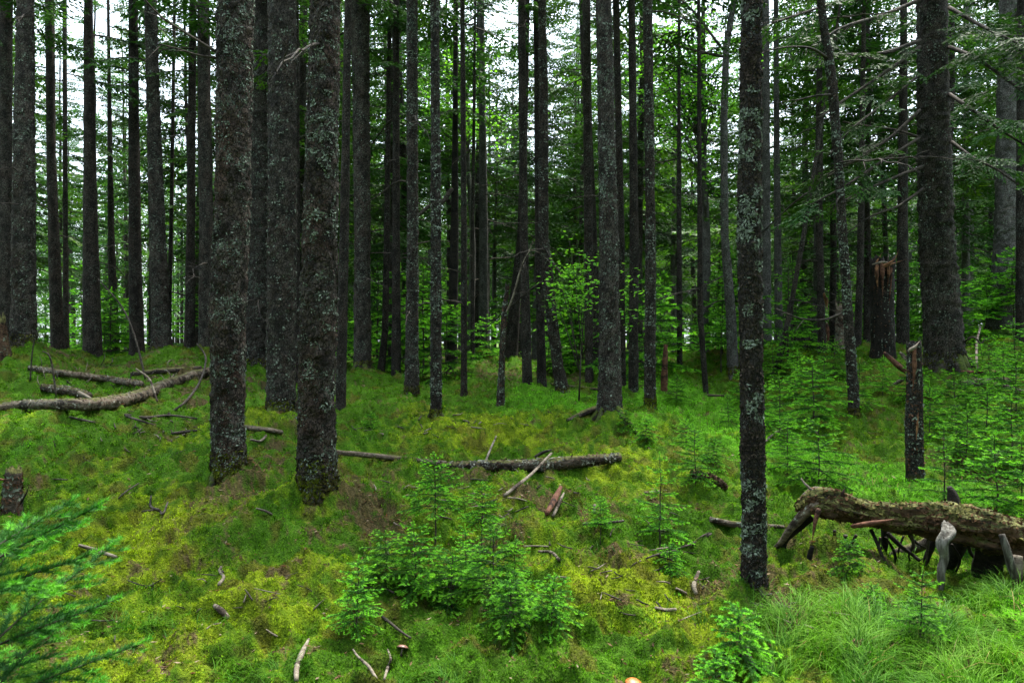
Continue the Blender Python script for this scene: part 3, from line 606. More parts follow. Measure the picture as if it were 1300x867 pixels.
# ------------------------------------------------------------------ saplings with real needles
def needle_rows(b, A, B, step, nl, nw, g_, tipf, N4=4, tipcol=.15, ts=.3):
    """needles round the twig from A to B"""
    L = np.linalg.norm(B-A); n_ = max(2, int(L/step)); s = (np.arange(n_)+g_.random())/n_; ax = unit(B-A); sd = unit(np.cross(ax, [0, 0, 1.01])); up = np.cross(sd, ax)
    P = []; D_ = []
    ph = np.array([0, 180, 50, 130])[:N4]
    for q in ph:
        aa = np.radians(q+g_.normal(0, 18, n_)); P.append(A+ax*(s*L)[:, None]); D_.append(sd*np.cos(aa)[:, None]+up*np.sin(aa)[:, None]+ax*g_.uniform(.5, .9, n_)[:, None])
    P = np.vstack(P); D_ = np.vstack(D_); m = len(P); ss = np.tile(s, len(ph))
    V, T_ = tris3(P, D_, nl*g_.uniform(.75, 1.15, m), nw, g_.normal(0, .55, (m, 3))+[0, 0, 1])
    new = sstep(ts, ts+.25, ss)*tipf+tipcol*(1-tipf)
    b.add(V, None, T_, a=np.repeat(np.clip(new+g_.normal(0, .08, m), 0, 1), 3))
def sapling(seed, H, wh, Lf, nl=.0145, nw=.0044, step=.0048, side_d=.025, rise=.35, z_lo=.12, nbr=5, flat=1., tipmul=1., ts=.3):
    g_ = np.random.default_rng(seed); f = MB(); w_ = MB()
    n_ = 8; zz = np.linspace(-.1, H, n_); st = np.stack([np.cumsum(g_.normal(0, .006, n_)), np.cumsum(g_.normal(0, .006, n_)), zz], 1)
    V, Qd, Td = tube(st, np.linspace(.004+.006*H, .002, n_), 6); w_.add(V, Qd, Td)
    def stem(z): return np.array([np.interp(z, zz, st[:, k]) for k in range(3)])
    needle_rows(f, stem(H-.10), stem(H)+[0, 0, .02], step, nl, nw, g_, 1)
    for z in wh:
        u = (z-z_lo)/(H-z_lo); base_a = g_.uniform(0, 6.28)
        for q in range(nbr):
            yaw = base_a+q*2*math.pi/nbr+g_.normal(0, .25); L = Lf(u)*g_.uniform(.7, 1.15)
            if L < .03: continue
            z_ = z+g_.normal(0, .012); A = stem(z_); s = np.linspace(0, 1, 6); el = rise*(.4+u)+g_.normal(0, .08)
            rad_ = s*L; hh_ = L*(math.tan(el)*s-.35*s**2*(1-u*.5)+.10*s**4); pts = A+np.stack([np.cos(yaw)*rad_, np.sin(yaw)*rad_, hh_], 1)
            V, Qd, Td = tube(pts, np.linspace(.0028, .001, 6)*(.6+L*1.5), 4, cap=False); w_.add(V, Qd)
            for a in range(1, 6): 
                if a > 1 or L < .12: needle_rows(f, pts[a-1], pts[a], step, nl, nw, g_, 1 if a == 5 else 0)
            k = max(.03, .12*L); sd = 1
            while k < L*.93:
                t = k/L*5; a = int(t); p0 = pts[a]+(pts[a+1]-pts[a])*(t-a); ax = unit(pts[a+1]-pts[a]); sd = -sd
                l = min(.55*(L-k)+.022, .17)*g_.uniform(.6, 1.1); dv = unit(ax*.8+sd*np.cross(ax, [0, 0, 1.])*g_.uniform(.75, 1.05)+np.array([0, 0, g_.uniform(-.25, .05)]))
                p1 = p0+dv*l+np.array([0, 0, -.15*l]); needle_rows(f, p0, p1, step*1.1, nl*.95, nw, g_, 1 if g_.random() < .85 else 0, ts=ts)
                if l > .07:
                    for sx in (-1, 1):
                        if g_.random() < .7:
                            p2 = p0+(p1-p0)*g_.uniform(.3, .6); dv2 = unit(dv+sx*np.cross(dv, [0, 0, 1.])*.9); needle_rows(f, p2, p2+dv2*l*.4, step*1.2, nl*.9, nw, g_, 1, 3)
                k += side_d*g_.uniform(.8, 1.3)
    return f.mesh('foliage', SAPL, smooth=False), w_.mesh('stem', TWIG)
def wh_(a, b, d): return np.arange(a, b, d)
SAP = [sapling(700, .62, wh_(.10, .60, .075), lambda u: .27*(1-u)**.75+.03),
       sapling(701, .50, wh_(.07, .48, .065), lambda u: .30*(1-u)**.6+.02, rise=.3),
       sapling(702, .80, wh_(.14, .78, .10), lambda u: .30*(1-u)**.8+.03, nbr=4),
       sapling(703, .70, wh_(.32, .68, .06), lambda u: .26*(1-u)**.7+.04, z_lo=.3, nbr=5),
       sapling(704, .30, wh_(.05, .29, .035), lambda u: .16*(1-u)**.7+.02, nbr=5)]
SAPN = [0]
def put_sapling(k, loc, s, label, group=None, name='spruce_sapling', rz=None, sz=None):
    SAPN[0] += 1; rz = SAPN[0]*2.4 if rz is None else rz
    r = thing(name, label, 'sapling', tuple(loc), rz, group, s)
    if sz: r.scale = (s, s, sz)
    f, w_ = SAP[k]; obj('stem', w_, r); obj('foliage', f, r); return r
SH = [.62, .50, .80, .70, .30]
def sap_px(k, bx, by, hpx, label, group=None, wide=1.):
    p = hit(bx, by); s = hpx/F*p[1]/SH[k]; r = put_sapling(k, (p[0], p[1], p[2]-.01), s, label, group)
    r.scale = (s*wide, s*wide, s); return r
sap_px(1, 628, 768, 100, 'bushiest bright green sapling in the middle front, casting deep shade on the moss', wide=1.1)
sap_px(0, 655, 765, 86, 'sapling forming the right shoulder of the bushiest middle one', wide=1.)
sap_px(1, 575, 775, 80, 'low spreading sapling filling the shade left under the bushiest middle one', wide=1.2)
sap_px(1, 490, 735, 62, 'flat low sapling between the moss mound trunk and the middle clump', wide=1.3)
sap_px(4, 648, 800, 70, 'low sapling leaning against the front of the bushiest middle sapling')
sap_px(0, 590, 750, 84, 'bright sapling crowded against the left flank of the bushiest middle sapling')
sap_px(1, 525, 750, 88, 'wide low sapling between the bushiest one and the one with a bare stick beside it')
sap_px(0, 452, 800, 95, 'sapling over dead sticks, in front of the thick moss mound trunk')
sap_px(3, 553, 690, 112, 'tall sapling on a bare dark stem rising just left of the bushiest one')
sap_px(3, 612, 700, 88, 'thin sapling on a bare stem directly behind the bushiest middle one')
sap_px(4, 700, 790, 60, 'small sapling on the right skirt of the bushiest middle one')
sap_px(2, 836, 692, 118, 'airy sapling with a straight dark stem by the yellow moss mound')
sap_px(3, 762, 690, 60, 'tiny spindly seedling among dead twigs on the brown litter')
sap_px(4, 850, 730, 40, 'tiny seedling on dark green moss right of the airy straight stemmed sapling')
sap_px(4, 940, 840, 75, 'low bright sapling at the very foot of the nearest slender trunk')
sap_px(4, 905, 895, 70, 'fern like low sapling at the bottom edge near the orange mushroom')
sap_px(4, 1080, 725, 42, 'tiny bright sapling under the belly of the rotten fallen tree')
sap_px(0, 1168, 818, 100, 'bright sapling growing out of long grass in front of the bleached stub')
sap_px(4, 1105, 780, 40, 'tiny sapling in grass left of the bleached stub')
sap_px(0, 884, 615, 75, 'sapling just left of the nearest slender trunk on open moss')
sap_px(4, 470, 545, 22, 'tiny seedling on moss right of the slim dark lichened trunk')
sap_px(1, 1040, 618, 85, 'broad sapling right of the nearest slender trunk, before the bright grass')
sap_px(0, 1000, 600, 75, 'sapling half hidden by the nearest slender trunk')
sap_px(2, 1200, 640, 105, 'sapling spreading right of the broken post behind the rotten fallen tree')
sap_px(1, 1262, 660, 110, 'dark thick sapling behind the right end of the rotten fallen tree')
sap_px(0, 1225, 600, 85, 'sapling at the foot of the massive flaring trunk')
mid = [(0, 990, 560, 80), (1, 1030, 540, 80), (0, 1010, 510, 60), (2, 1045, 500, 62), (0, 1090, 520, 60), (0, 1180, 560, 70), (1, 1210, 545, 70), (0, 1250, 570, 75), (1, 1285, 600, 90),
       (0, 1290, 530, 75), (1, 1240, 520, 50), (2, 1295, 660, 100), (0, 965, 545, 60), (1, 1160, 510, 50), (0, 1275, 500, 60), (0, 1120, 500, 45), (0, 925, 540, 42), (1, 870, 570, 40), (4, 905, 590, 35),
       (1, 980, 480, 45), (0, 1000, 470, 50), (1, 860, 510, 35), (0, 940, 510, 45), (1, 1060, 480, 45), (0, 1290, 470, 60), (1, 1255, 480, 50), (4, 820, 560, 30), (4, 795, 545, 26), (4, 1230, 700, 45), (0, 1215, 575, 60)]
for q, (k, bx, by, hp) in enumerate(mid):
    hp = hp*(1.08 if bx > 960 else 1.)
    lb = ('green spruce sapling in the thicket filling the right side behind the rotten fallen tree' if bx > 960 else 'small spruce sapling on the bright grass left of the nearest slender trunk')
    sap_px(k, bx, by, hp, lb, 'saplings of the right thicket' if bx > 960 else 'saplings on the bright grass', (.85+.25*((q*7) % 5)/4) if bx > 960 else 1.)
g_ = np.random.default_rng(21); c2 = 0
while c2 < 95:
    y = g_.uniform(12.5, 24); a = g_.uniform(-38, 38); x = math.tan(R(a))*y
    if a < 5 and g_.random() < .35: continue
    if min((x-t['base'][0])**2+(y-t['base'][1])**2 for t in TR) < .16: continue
    side = 'left' if a < -12 else 'middle' if a < 12 else 'right'
    put_sapling(int(g_.integers(4)), (x, y, ground(x, y)), g_.uniform(1.2, 3.8), f'shaded young spruce among the far trunks on the {side}' if side != 'middle' else 'shaded young spruce among the far trunks in the middle', f'young spruces among the far {side} trunks', 'young_spruce'); c2 += 1

# near blurred sapling in the lower left corner
_sm = SAPL; SAPL = leaf_mat('near_sapling_needles', (.014, .070, .014), (.070, .27, .028), .22, .1, 5)
SAP.append(sapling(720, 1.25, [.50, .66, .80, .93, 1.05, 1.14], lambda u: .53*(1-u)**.45+.03, nl=.018, nw=.0032, step=.0032, side_d=.024, rise=.42, z_lo=.3, nbr=5, ts=.6)); SH.append(1.25); SAPL = _sm
loc = px(-6, 0, 1.36); loc[2] = ground(loc[0], loc[1])-.02
put_sapling(5, loc, .90, 'large near sapling with drooping bright tipped boughs in the bottom left corner', rz=.35)

# ------------------------------------------------------------------ broad leaved growth
def leaf_cloud(centres, count, spread, size, seed, branches, material=LEAF):
    g_ = np.random.default_rng(seed); P = []
    for c_, k in zip(centres, count): P.append(c_+g_.normal(0, 1, (k, 3))*spread)
    P = np.vstack(P); m = len(P); D_ = g_.normal(0, 1, (m, 3))*[1, 1, .25]+[0, 0, -.25]; Nn = g_.normal(0, .35, (m, 3))+[0, 0, 1]
    V, Qd = diamonds(P, D_, size*g_.uniform(.6, 1.2, m), size*.62*g_.uniform(.7, 1.2, m), Nn); return V, Qd, np.repeat(g_.random(m), 4)
sb = thing('broad_leaved_shrub', 'light green broad leaved shrub with layered leaves behind the curved leaning trunk', 'shrub', tuple(px(735, 500, 9.6)))
sb0 = np.array(sb.location); w_ = MB(); g_ = np.random.default_rng(5); cs = []
for (x0, y0, x1, y1) in [(735, 470, 712, 345), (735, 470, 690, 358), (740, 460, 735, 318), (742, 450, 760, 322), (744, 440, 752, 350), (738, 440, 722, 300), (738, 450, 745, 372), (735, 460, 700, 330), (740, 450, 812, 362), (742, 450, 822, 395), (740, 450, 800, 345)]:
    A = px(x0, y0, 9.6); B = px(x1, y1, 9.6+g_.uniform(-.5, .5)); M_ = (A+B)/2+[0, 0, .15]
    pts = smooth_path([A, M_, B], 4); V, Qd, Td = tube(pts-sb0, np.linspace(.008, .002, len(pts)), 5); w_.add(V, Qd, Td)
    for u in np.linspace(.55, 1.05, 7): cs.append(pts[int(min(1, u)*(len(pts)-1))]-sb0+g_.normal(0, .06, 3)*[1.6, 1.6, .5])
V, Qd, Td = tube([np.array([0, 0, -.1])+px(735, 500, 9.6)-sb0, px(738, 440, 9.6)-sb0], [.014, .01], 6); w_.add(V, Qd, Td)
w_.build('stem', TWIG, sb)
V, Qd, A_ = leaf_cloud(cs, [7]*len(cs), [.10, .10, .035], .075, 6, None); mk('foliage', V, Qd, None, LEAF, sb, False, {'tip': A_})
for nm, cxp, cyp, Yd, wpx, hpx, cnt_, lab in [('maple_tree', 872, 95, 15, 62, 75, 70, 'leafy light green tree top against the bright sky, above the cream blotched trunk'), ('maple_tree', 575, 115, 17, 60, 60, 45, 'leafy yellow green tree showing between dark spruces left of the middle')]:
    b0 = px(cxp+20, 0, Yd); b0[2] = ground(b0[0], b0[1]); mt = thing(nm, lab, 'tree', tuple(b0)); g_ = np.random.default_rng(31+int(cxp)); w_ = MB(); cs = []
    topz = px(cxp, cyp-hpx, Yd)[2]-b0[2]; P = np.array([[0, 0, -.2], [.1, 0, topz*.35], [-.05, .1, topz*.7], [.0, .1, topz]]); sp = smooth_path(P, 4); V, Qd, Td = tube(sp, np.linspace(.10, .02, len(sp)), 8); w_.add(V, Qd, Td)
    for k in range(cnt_):
        e = px(cxp+g_.normal(0, .55)*wpx, cyp+g_.normal(0, .6)*hpx, Yd+g_.normal(0, .8))-b0; zz = max(.8, min(topz*.95, e[2]-g_.uniform(.4, 1.4))); s0 = np.array([np.interp(zz, sp[:, 2], sp[:, q]) for q in range(3)])
        pts = smooth_path([s0, (s0+e)/2+[0, 0, .2], e], 3)+g_.normal(0, .02, (7, 3)); V, Qd, Td = tube(pts, np.linspace(.022, .004, 7), 4); w_.add(V, Qd, Td)
        for u in (.6, .75, .9, 1): cs.append(pts[int(u*6)]+g_.normal(0, .12, 3))
    w_.build('trunk', BARK_G, mt); V, Qd, A_ = leaf_cloud(cs, [16]*len(cs), [.24, .24, .10], .10, 8, None); mk('crown', V, Qd, None, LEAF, mt, False, {'tip': A_})

# ------------------------------------------------------------------ logs, snags, stumps
def log_mesh(b, P3, seed=0, sides=20, step=.03, rough=.12, taper=False):
    """P3: rows x,y,z,r"""
    Pn = smooth_path(P3, 5); P, r = resample(Pn[:, :3], Pn[:, 3], step); s = np.arange(len(P))*step; r = np.maximum(r, .0015)
    if taper: q_ = np.linspace(0, 1, len(P)); r = r*np.clip(np.minimum(q_*9+.55, (1-q_)*1.6+.05), 0, 1)*.62
    def fr(i, th):
        a = fbm(np.cos(th)*1.8+s[i]*3.2, np.sin(th)*1.8+7+0*s[i], s[i]*2.2, s=seed, o=3)-.5; c = vn(np.cos(th)*6+s[i]*2+20, np.sin(th)*6+0*s[i], s[i]*12, s=seed+4)-.5
        return 1+a*rough*4+c*rough*1.6
    V, Qd, Td = tube(P, r, sides, fr); b.add(V, Qd, Td); return b
def lay(pts, lift=.0):
    """pixel polyline (px, py, width px[, extra depth]) resting on the ground"""
    o_ = []
    for q in pts:
        h = hit(q[0], q[1]+q[2]*.5); r_ = q[2]*.86/F*h[1]/2; o_.append([h[0], h[1]+r_*.2, h[2]+r_*.85+lift, r_])
    return o_
def flake_log(root, o_, seed):
    vv = np.array([v.co for v in o_.data.vertices])[:-2]; k = len(vv)//20; W = vv[:k*20].reshape(k, 20, 3); P = W.mean(1); FR['tmp'] = (W, P)
    class Q: name = 'tmp'
    lichen(root, Q, 1600, seed, 99, .022, ((.17, .17, .14), (.07, .048, .034)), 'bark_flakes', .7)
def fallen(name, label, pts, m, seed, cat='log', lift=0, parts=(), rough=.12, depth=None):
    P = np.array(lay(pts, lift)) if depth is None else np.array([[*px(a, b_, dd), wd/F*dd/2] for (a, b_, wd), dd in zip(pts, depth)])
    c0 = P[0, :3].copy(); root = thing(name, label, cat, tuple(c0)); P[:, :3] -= c0
    b = MB(); log_mesh(b, P, seed, rough=rough, taper=name == 'torn_plank'); me_ = b.build('stem' if name != 'torn_plank' else 'plank', m, root)
    if P[0, 1] < 99 and name == 'fallen_log' and max(q[2] for q in pts) >= 11: flake_log(root, me_, seed)
    for pn, pp, pm in parts:
        Q_ = np.array([[*(px(x_, y_, d_)-c0), w2/F*d_/2] for x_, y_, w2, d_ in pp]); b = MB(); log_mesh(b, Q_, seed+9, 9, .03, .08); b.build(pn, pm, root)
    return root
fallen('fallen_log', 'long mossy fallen log across the middle, thick at its right end', [(560, 590, 11), (620, 589, 15), (680, 588, 19), (740, 583, 17), (788, 579, 11)], LOGM, 1, parts=[('broken_branch', [(680, 580, 5, 6.6), (690, 574, 4, 6.55), (700, 571, 2, 6.5)], TWIG)])
fallen('fallen_log', 'thin fallen log running left from the long mossy log across the middle', [(424, 573, 8), (480, 578, 8), (540, 585, 9), (566, 588, 9)], LOGW, 2)
fallen('fallen_log', 'large peeling fallen log with pale patches at the left edge', [(-20, 519, 14), (30, 512, 14), (80, 511, 17), (130, 510, 20), (180, 499, 19), (215, 484, 15), (262, 470, 13)], LOGW, 3, parts=[('branch', [(200, 510, 2, 8.3), (190, 482, 2.6, 8.5), (172, 468, 2.4, 8.45)], PALE), ('branch', [(130, 520, 3, 8.0), (115, 506, 3.5, 8.0), (100, 498, 4, 8.1)], PALE)])
fallen('fallen_log', 'grey lichen streaked straight log behind the large peeling log', [(38, 466, 9), (100, 475, 10), (150, 482, 11), (178, 486, 9)], LOGW, 4)
fallen('fallen_log', 'short dark red log piece between the grey log and the large peeling log', [(55, 491, 10), (85, 494, 13), (112, 501, 11)], LOGM, 5)
fallen('fallen_log', 'brown log stretched out dimly at the far end of the grey straight log', [(165, 474, 6), (205, 470, 8), (255, 466, 6)], LOGM, 6)
fallen('fallen_log', 'thin pale log behind the two thick front trunks', [(306, 541, 8), (335, 544, 7), (358, 548, 6)], LOGW, 7)
fallen('fallen_log', 'reddish brown rotten log left of the nearest slender trunk', [(880, 600, 7), (905, 607, 11), (922, 618, 7)], REDW, 8)
fallen('fallen_log', 'brown and pale snapped log passing behind the nearest slender trunk', [(902, 658, 9), (930, 664, 10), (960, 666, 8), (995, 668, 5)], LOGW, 9)
fallen('fallen_log', 'red brown log by the roots of the massive flaring trunk', [(1222, 472, 6), (1250, 471, 6), (1275, 470, 5)], REDW, 10)
fallen('fallen_log', 'grey wet log lying right of the massive flaring trunk', [(1222, 487, 12), (1250, 484, 12), (1280, 482, 9)], LOGW, 11)
fallen('fallen_log', 'short log tucked behind the foot of the log end trunk', [(720, 533, 5), (745, 522, 9), (762, 516, 9)], LOGM, 12)
fallen('fallen_log', 'thin dark fallen pole lying across the grass behind the curved trunk', [(700, 487, 4), (760, 494, 5), (850, 499, 4), (920, 502, 3)], LOGM, 13)

# rotten fallen tree, lower right
D0 = 4.35
rt = thing('rotten_fallen_tree', 'rotten moss topped fallen tree propped on dark and bleached stubs above the grass', 'fallen tree', tuple(px(1180, 740, D0)))
r0 = np.array(rt.location)
def pl(rows): return np.array([[*(px(x_, y_, d_)-r0), w2*.86/F*d_/2] for x_, y_, w2, d_ in rows])
b = MB(); Pn = smooth_path(pl([(1014, 646, 16, 4.62), (1036, 637, 34, 4.6), (1062, 640, 42, 4.56), (1095, 650, 34, 4.5), (1130, 656, 40, 4.45), (1170, 660, 48, 4.4), (1210, 664, 58, 4.33), (1250, 670, 58, 4.25), (1300, 682, 60, 4.15), (1360, 700, 60, 4.0), (1420, 716, 58, 3.85)]), 6)
P, r = resample(Pn[:, :3], Pn[:, 3], .018); s_ = np.arange(len(P))*.018
def frr(i, th):
    a = fbm(np.cos(th)*2.2+s_[i]*2.5, np.sin(th)*2.2+7+0*s_[i], s_[i]*1.6, s=71, o=4)-.5; c = vn(np.cos(th)*9+20+0*s_[i], np.sin(th)*9+0*s_[i], s_[i]*10, s=74)-.5
    e = np.abs(2*fbm(np.cos(th)*4+5+0*s_[i], np.sin(th)*4+0*s_[i], s_[i]*3, s=77, o=2)-1)
    return 1+a*1.15+c*.42-e*.34
V, Qd, Td = tube(P, r, 44, frr); b.add(V, Qd, Td); o2 = b.build('trunk', LOGMOSS, rt)
FR[o2.data.name] = (V[:len(P)*44].reshape(len(P), 44, 3), P)
lichen(rt, o2.data, 7000, 5, 99, .020, ((.085, .082, .028), (.055, .032, .018)), 'shaggy_moss', .8)
def stub(name, rows, m, seed, sides=12, rough=.15):
    b = MB(); log_mesh(b, pl(rows), seed, sides, .015, rough, name == 'splinter'); return b.build(name, m, rt)
stub('root', [(1050, 632, 15, 4.55), (1027, 646, 15, 4.58), (1003, 672, 11, 4.65), (990, 690, 8, 4.72), (970, 708, 4, 4.8)], LOGW, 81)
stub('root', [(1030, 655, 12, 4.66), (1008, 672, 15, 4.7), (996, 685, 12, 4.72), (993, 700, 10, 4.74), (992, 716, 10, 4.76)], SHADEW, 82)
stub('root', [(1052, 625, 10, 4.7), (1035, 624, 14, 4.72), (1022, 630, 9, 4.74), (1012, 640, 6, 4.76)], LOGW, 83)
stub('root', [(1034, 625, 5, 4.7), (1022, 614, 3, 4.72), (1017, 607, 2, 4.74)], PALE, 84)
stub('splinter', [(1040, 645, 14, 4.46), (1035, 662, 10, 4.45), (1032, 680, 6, 4.45), (1030, 694, 2, 4.46)], REDW, 85)
stub('stub', [(1031, 694, 6, 4.5), (1028, 706, 8, 4.52), (1024, 726, 7, 4.54), (1021, 748, 4, 4.56)], SHADEW, 86)
stub('stub', [(1106, 672, 5, 4.5), (1114, 690, 5, 4.45), (1120, 706, 5, 4.4), (1128, 720, 4, 4.36)], SHADEW, 87)
stub('stub', [(1122, 668, 9, 4.6), (1123, 690, 9, 4.6), (1120, 708, 7, 4.6)], SHADEW, 88)
stub('stub', [(1126, 676, 7, 4.55), (1142, 692, 6, 4.5), (1156, 702, 5, 4.48), (1168, 712, 5, 4.45)], SHADEW, 89)
stub('stub', [(1190, 680, 16, 4.6), (1165, 694, 14, 4.7), (1140, 702, 13, 4.8), (1130, 712, 9, 4.85)], LOGM, 90)
stub('stub', [(1188, 680, 10, 4.5), (1178, 704, 9, 4.5), (1170, 728, 6, 4.5)], SHADEW, 91)
stub('stub', [(1222, 680, 28, 4.5), (1212, 704, 20, 4.55), (1203, 724, 15, 4.6), (1198, 745, 12, 4.62)], SHADEW, 92)
stub('stub', [(1262, 690, 44, 4.3), (1254, 712, 36, 4.32), (1246, 732, 28, 4.35), (1240, 752, 22, 4.38)], SHADEW, 93)
stub('bleached_stub', [(1199, 664, 9, 4.24), (1203, 676, 18, 4.15), (1196, 690, 15, 4.12), (1198, 708, 11, 4.12), (1195, 726, 11, 4.12), (1195, 742, 8, 4.12), (1193, 756, 4, 4.12)], WHITEW, 94, 18, .34)
stub('bleached_stub', [(1272, 678, 8, 4.0), (1279, 700, 11, 3.98), (1285, 722, 11, 3.98), (1290, 745, 4, 3.98)], WHITEW, 95, 14, .2)
stub('bleached_stub', [(1292, 705, 12, 4.0), (1292, 722, 14, 3.98), (1294, 745, 6, 3.98)], PALE, 96)
stub('splinter', [(1080, 668, 10, 4.42), (1110, 664, 14, 4.38), (1140, 658, 12, 4.36)], REDW, 97)
stub('splinter', [(1072, 620, 3, 4.5), (1070, 628, 10, 4.5), (1076, 640, 14, 4.5)], REDW, 98)
stub('knot', [(1211, 640, 20, 4.45), (1209, 628, 15, 4.45), (1205, 618, 7, 4.45)], SHADEW, 99)

g_ = np.random.default_rng(58)
for k in range(16):
    x0 = g_.uniform(1040, 1290); y0 = 668+(x0-1040)*.10+g_.uniform(-4, 8); d_ = np.interp(x0, [1040, 1290], [4.6, 4.2])+g_.uniform(-.05, .25); ln = g_.uniform(18, 75); dx = g_.normal(0, 22)
    stub('root', [(x0, y0, g_.uniform(3, 7), d_), (x0+dx*.3+g_.normal(0, 4), y0+ln*.4, g_.uniform(2.5, 5), d_+.02), (x0+dx*.7+g_.normal(0, 5), y0+ln*.75, 3, d_+.05), (x0+dx, y0+ln, 1.5, d_+.08)], SHADEW if k % 3 else TWIG, 200+k, 7)
# snapped brown stump with splinters
def snag(name, label, rows, Yd, m, seed, splinters=(), cat='stump', rag=.12):
    base = px(rows[-1][1], rows[-1][0], Yd); g0 = ground(base[0], base[1]); root = thing(name, label, cat, tuple(base)); P = np.array([px(cx, py, Yd)-base for py, cx, wd in rows])[::-1]; r = np.array([wd/F*Yd/2 for py, cx, wd in rows])[::-1]
    P = np.vstack([P[0]-[0, 0, .3+max(0, base[2]-g0)], P]); r = np.r_[r[0]*1.05, r]
    P, r = resample(P, r, .03); z = P[:, 2]; sides = 22; top = z[-1]
    def fr(i, th): return 1+(fbm(np.cos(th)*2+9+0*z[i], np.sin(th)*2+0*z[i], z[i]*3, s=seed, o=3)-.5)*.5
    V, Qd, Td = tube(P, r, sides, fr); n_ = len(P)*sides
    g_ = np.random.default_rng(seed); j = np.abs(g_.normal(0, rag, sides)); V = V.copy(); V[n_-sides:n_, 2] += j; V[-1, 2] -= .1
    b = MB(); b.add(V, Qd, Td); o2 = b.build('trunk', m, root); FR[o2.data.name] = (V[:n_].reshape(len(P), sides, 3), P)
    if m is not REDW: lichen(root, o2.data, 1500, seed, 99, .02, ((.16, .19, .15), (.075, .042, .028)), 'bark_flakes', .6)
    for rows2, m2, nm in splinters:
        Q_ = np.array([[*(px(x_, y_, Yd+dz)-base), w2/F*Yd/2] for x_, y_, w2, dz in rows2]); b = MB(); log_mesh(b, Q_, seed+5, 7, .02, .25, True); b.build(nm, m2, root)
    return root
snag('snapped_stump', 'tall snapped stump with bright orange splinters on its torn top', [(335, 1120, 26), (380, 1120, 27), (458, 1121, 30)], 12, SHADEW, 40,
     [([(1120, 338, 5, -.2), (1135, 330, 3, -.25), (1142, 315, 1.5, -.3)], ORANGEW, 'splinter'), ([(1118, 340, 6, -.2), (1136, 334, 3, -.2), (1152, 329, 1.5, -.2)], ORANGEW, 'splinter'), ([(1107, 336, 3, -.1), (1122, 333, 5, -.2), (1138, 336, 2, -.2)], PALE, 'splinter'),
      ([(1113, 336, 7, -.18), (1113, 350, 7, -.2), (1115, 372, 3, -.2)], ORANGEW, 'torn_strip'), ([(1120, 334, 8, -.19), (1120, 350, 8, -.2), (1121, 382, 2, -.2)], REDW, 'torn_strip'), ([(1127, 334, 7, -.18), (1128, 350, 6, -.2), (1126, 368, 2, -.2)], ORANGEW, 'torn_strip'), ([(1131, 338, 5, -.15), (1131, 355, 5, -.17), (1128, 395, 2, -.18)], REDW, 'torn_strip'), ([(1112, 334, 4, -.1), (1117, 326, 2, -.1), (1120, 320, 1, -.1)], ORANGEW, 'splinter'), ([(1126, 336, 4, -.1), (1128, 325, 2, -.1), (1127, 318, 1, -.1)], PALE, 'splinter')])
snag('broken_post_stump', 'waist high broken post like stump with reddish peeling wood beside bright grass', [(436, 1160, 15), (480, 1161, 19), (550, 1161, 20), (615, 1162, 21)], 6.4, BARK_S, 41,
     [([(1153, 446, 7, -.05), (1162, 440, 7, -.07), (1168, 432, 2, -.05)], PALE, 'splinter'), ([(1160, 440, 9, -.06), (1161, 470, 9, -.065), (1158, 500, 6, -.065)], REDW, 'bare_wood'), ([(1165, 520, 5, -.055), (1164, 545, 6, -.066), (1163, 565, 3, -.066)], ORANGEW, 'bare_wood')], rag=.02)
snag('hollow_stump', 'pale brown split stump left of the crooked dark trunk', [(392, 1066, 9), (420, 1066, 11), (458, 1067, 15)], 13, LOGW, 42, [([(1046, 372, 3, -.1), (1049, 384, 9, 0), (1050, 396, 4, 0)], ORANGEW, 'torn_strip'), ([(1050, 410, 6, 0), (1051, 432, 7, 0), (1049, 452, 6, 0)], REDW, 'torn_strip')])
snag('thin_snag', 'thin crooked broken snag bent over toward the pair of trunks in the middle', [(362, 644, 5), (400, 640, 7), (440, 638, 8), (490, 636, 9), (522, 635, 12)], 9.6, BARK_D, 43, [([(638, 405, 4, 0), (650, 380, 4, -.05), (660, 345, 3.5, -.1), (668, 325, 3, -.1), (676, 318, 3, -.1), (690, 325, 2.5, -.1), (704, 340, 2.5, -.1)], PALE, 'branch'), ([(671, 320, 2.5, -.1), (676, 308, 2, -.1), (677, 298, 1, -.1)], PALE, 'branch')], 'snag', .02)
snag('rotten_stump', 'low rotten stump with twigs at the left edge in front of the moss bank', [(598, 18, 16), (620, 16, 20), (655, 14, 24)], 4.9, LOGM, 44, [([(-6, 607, 4, -.1), (6, 609, 6, -.12), (16, 607, 4, -.1)], ORANGEW, 'splinter'), ([(26, 640, 3, 0), (34, 625, 3, 0), (38, 612, 1.5, 0)], SHADEW, 'twig')], rag=.03)
snag('mossy_stump', 'tiny dark broken stub standing in the grassy hollow behind the curved trunk', [(440, 845, 5), (460, 844, 7), (505, 843, 10)], 10.8, REDW, 45, rag=.05)
snag('mossy_stump', 'rusty brown broken stump at the left edge on the moss bank', [(410, 1, 10), (430, 2, 13), (452, 4, 18)], 10.6, LOGMOSS, 46, rag=.12)
# pile of torn wood behind the broken post
for lab, rows, m_ in [('long dark red torn plank leaning behind the broken post stump', [(1122, 447, 7), (1138, 462, 11), (1158, 478, 10), (1176, 490, 5)], REDW), ('short pale torn plank resting on the dark red plank behind the broken post', [(1142, 447, 6), (1156, 460, 9), (1172, 466, 4)], PALE), ('flat pale wood chip lying lowest behind the broken post stump', [(1132, 490, 4), (1146, 482, 9), (1158, 478, 5)], PALE)]:
    fallen('torn_plank', lab, rows, m_, 50, 'wood piece', depth=[9.6, 9.5, 9.4, 9.3][:len(rows)])

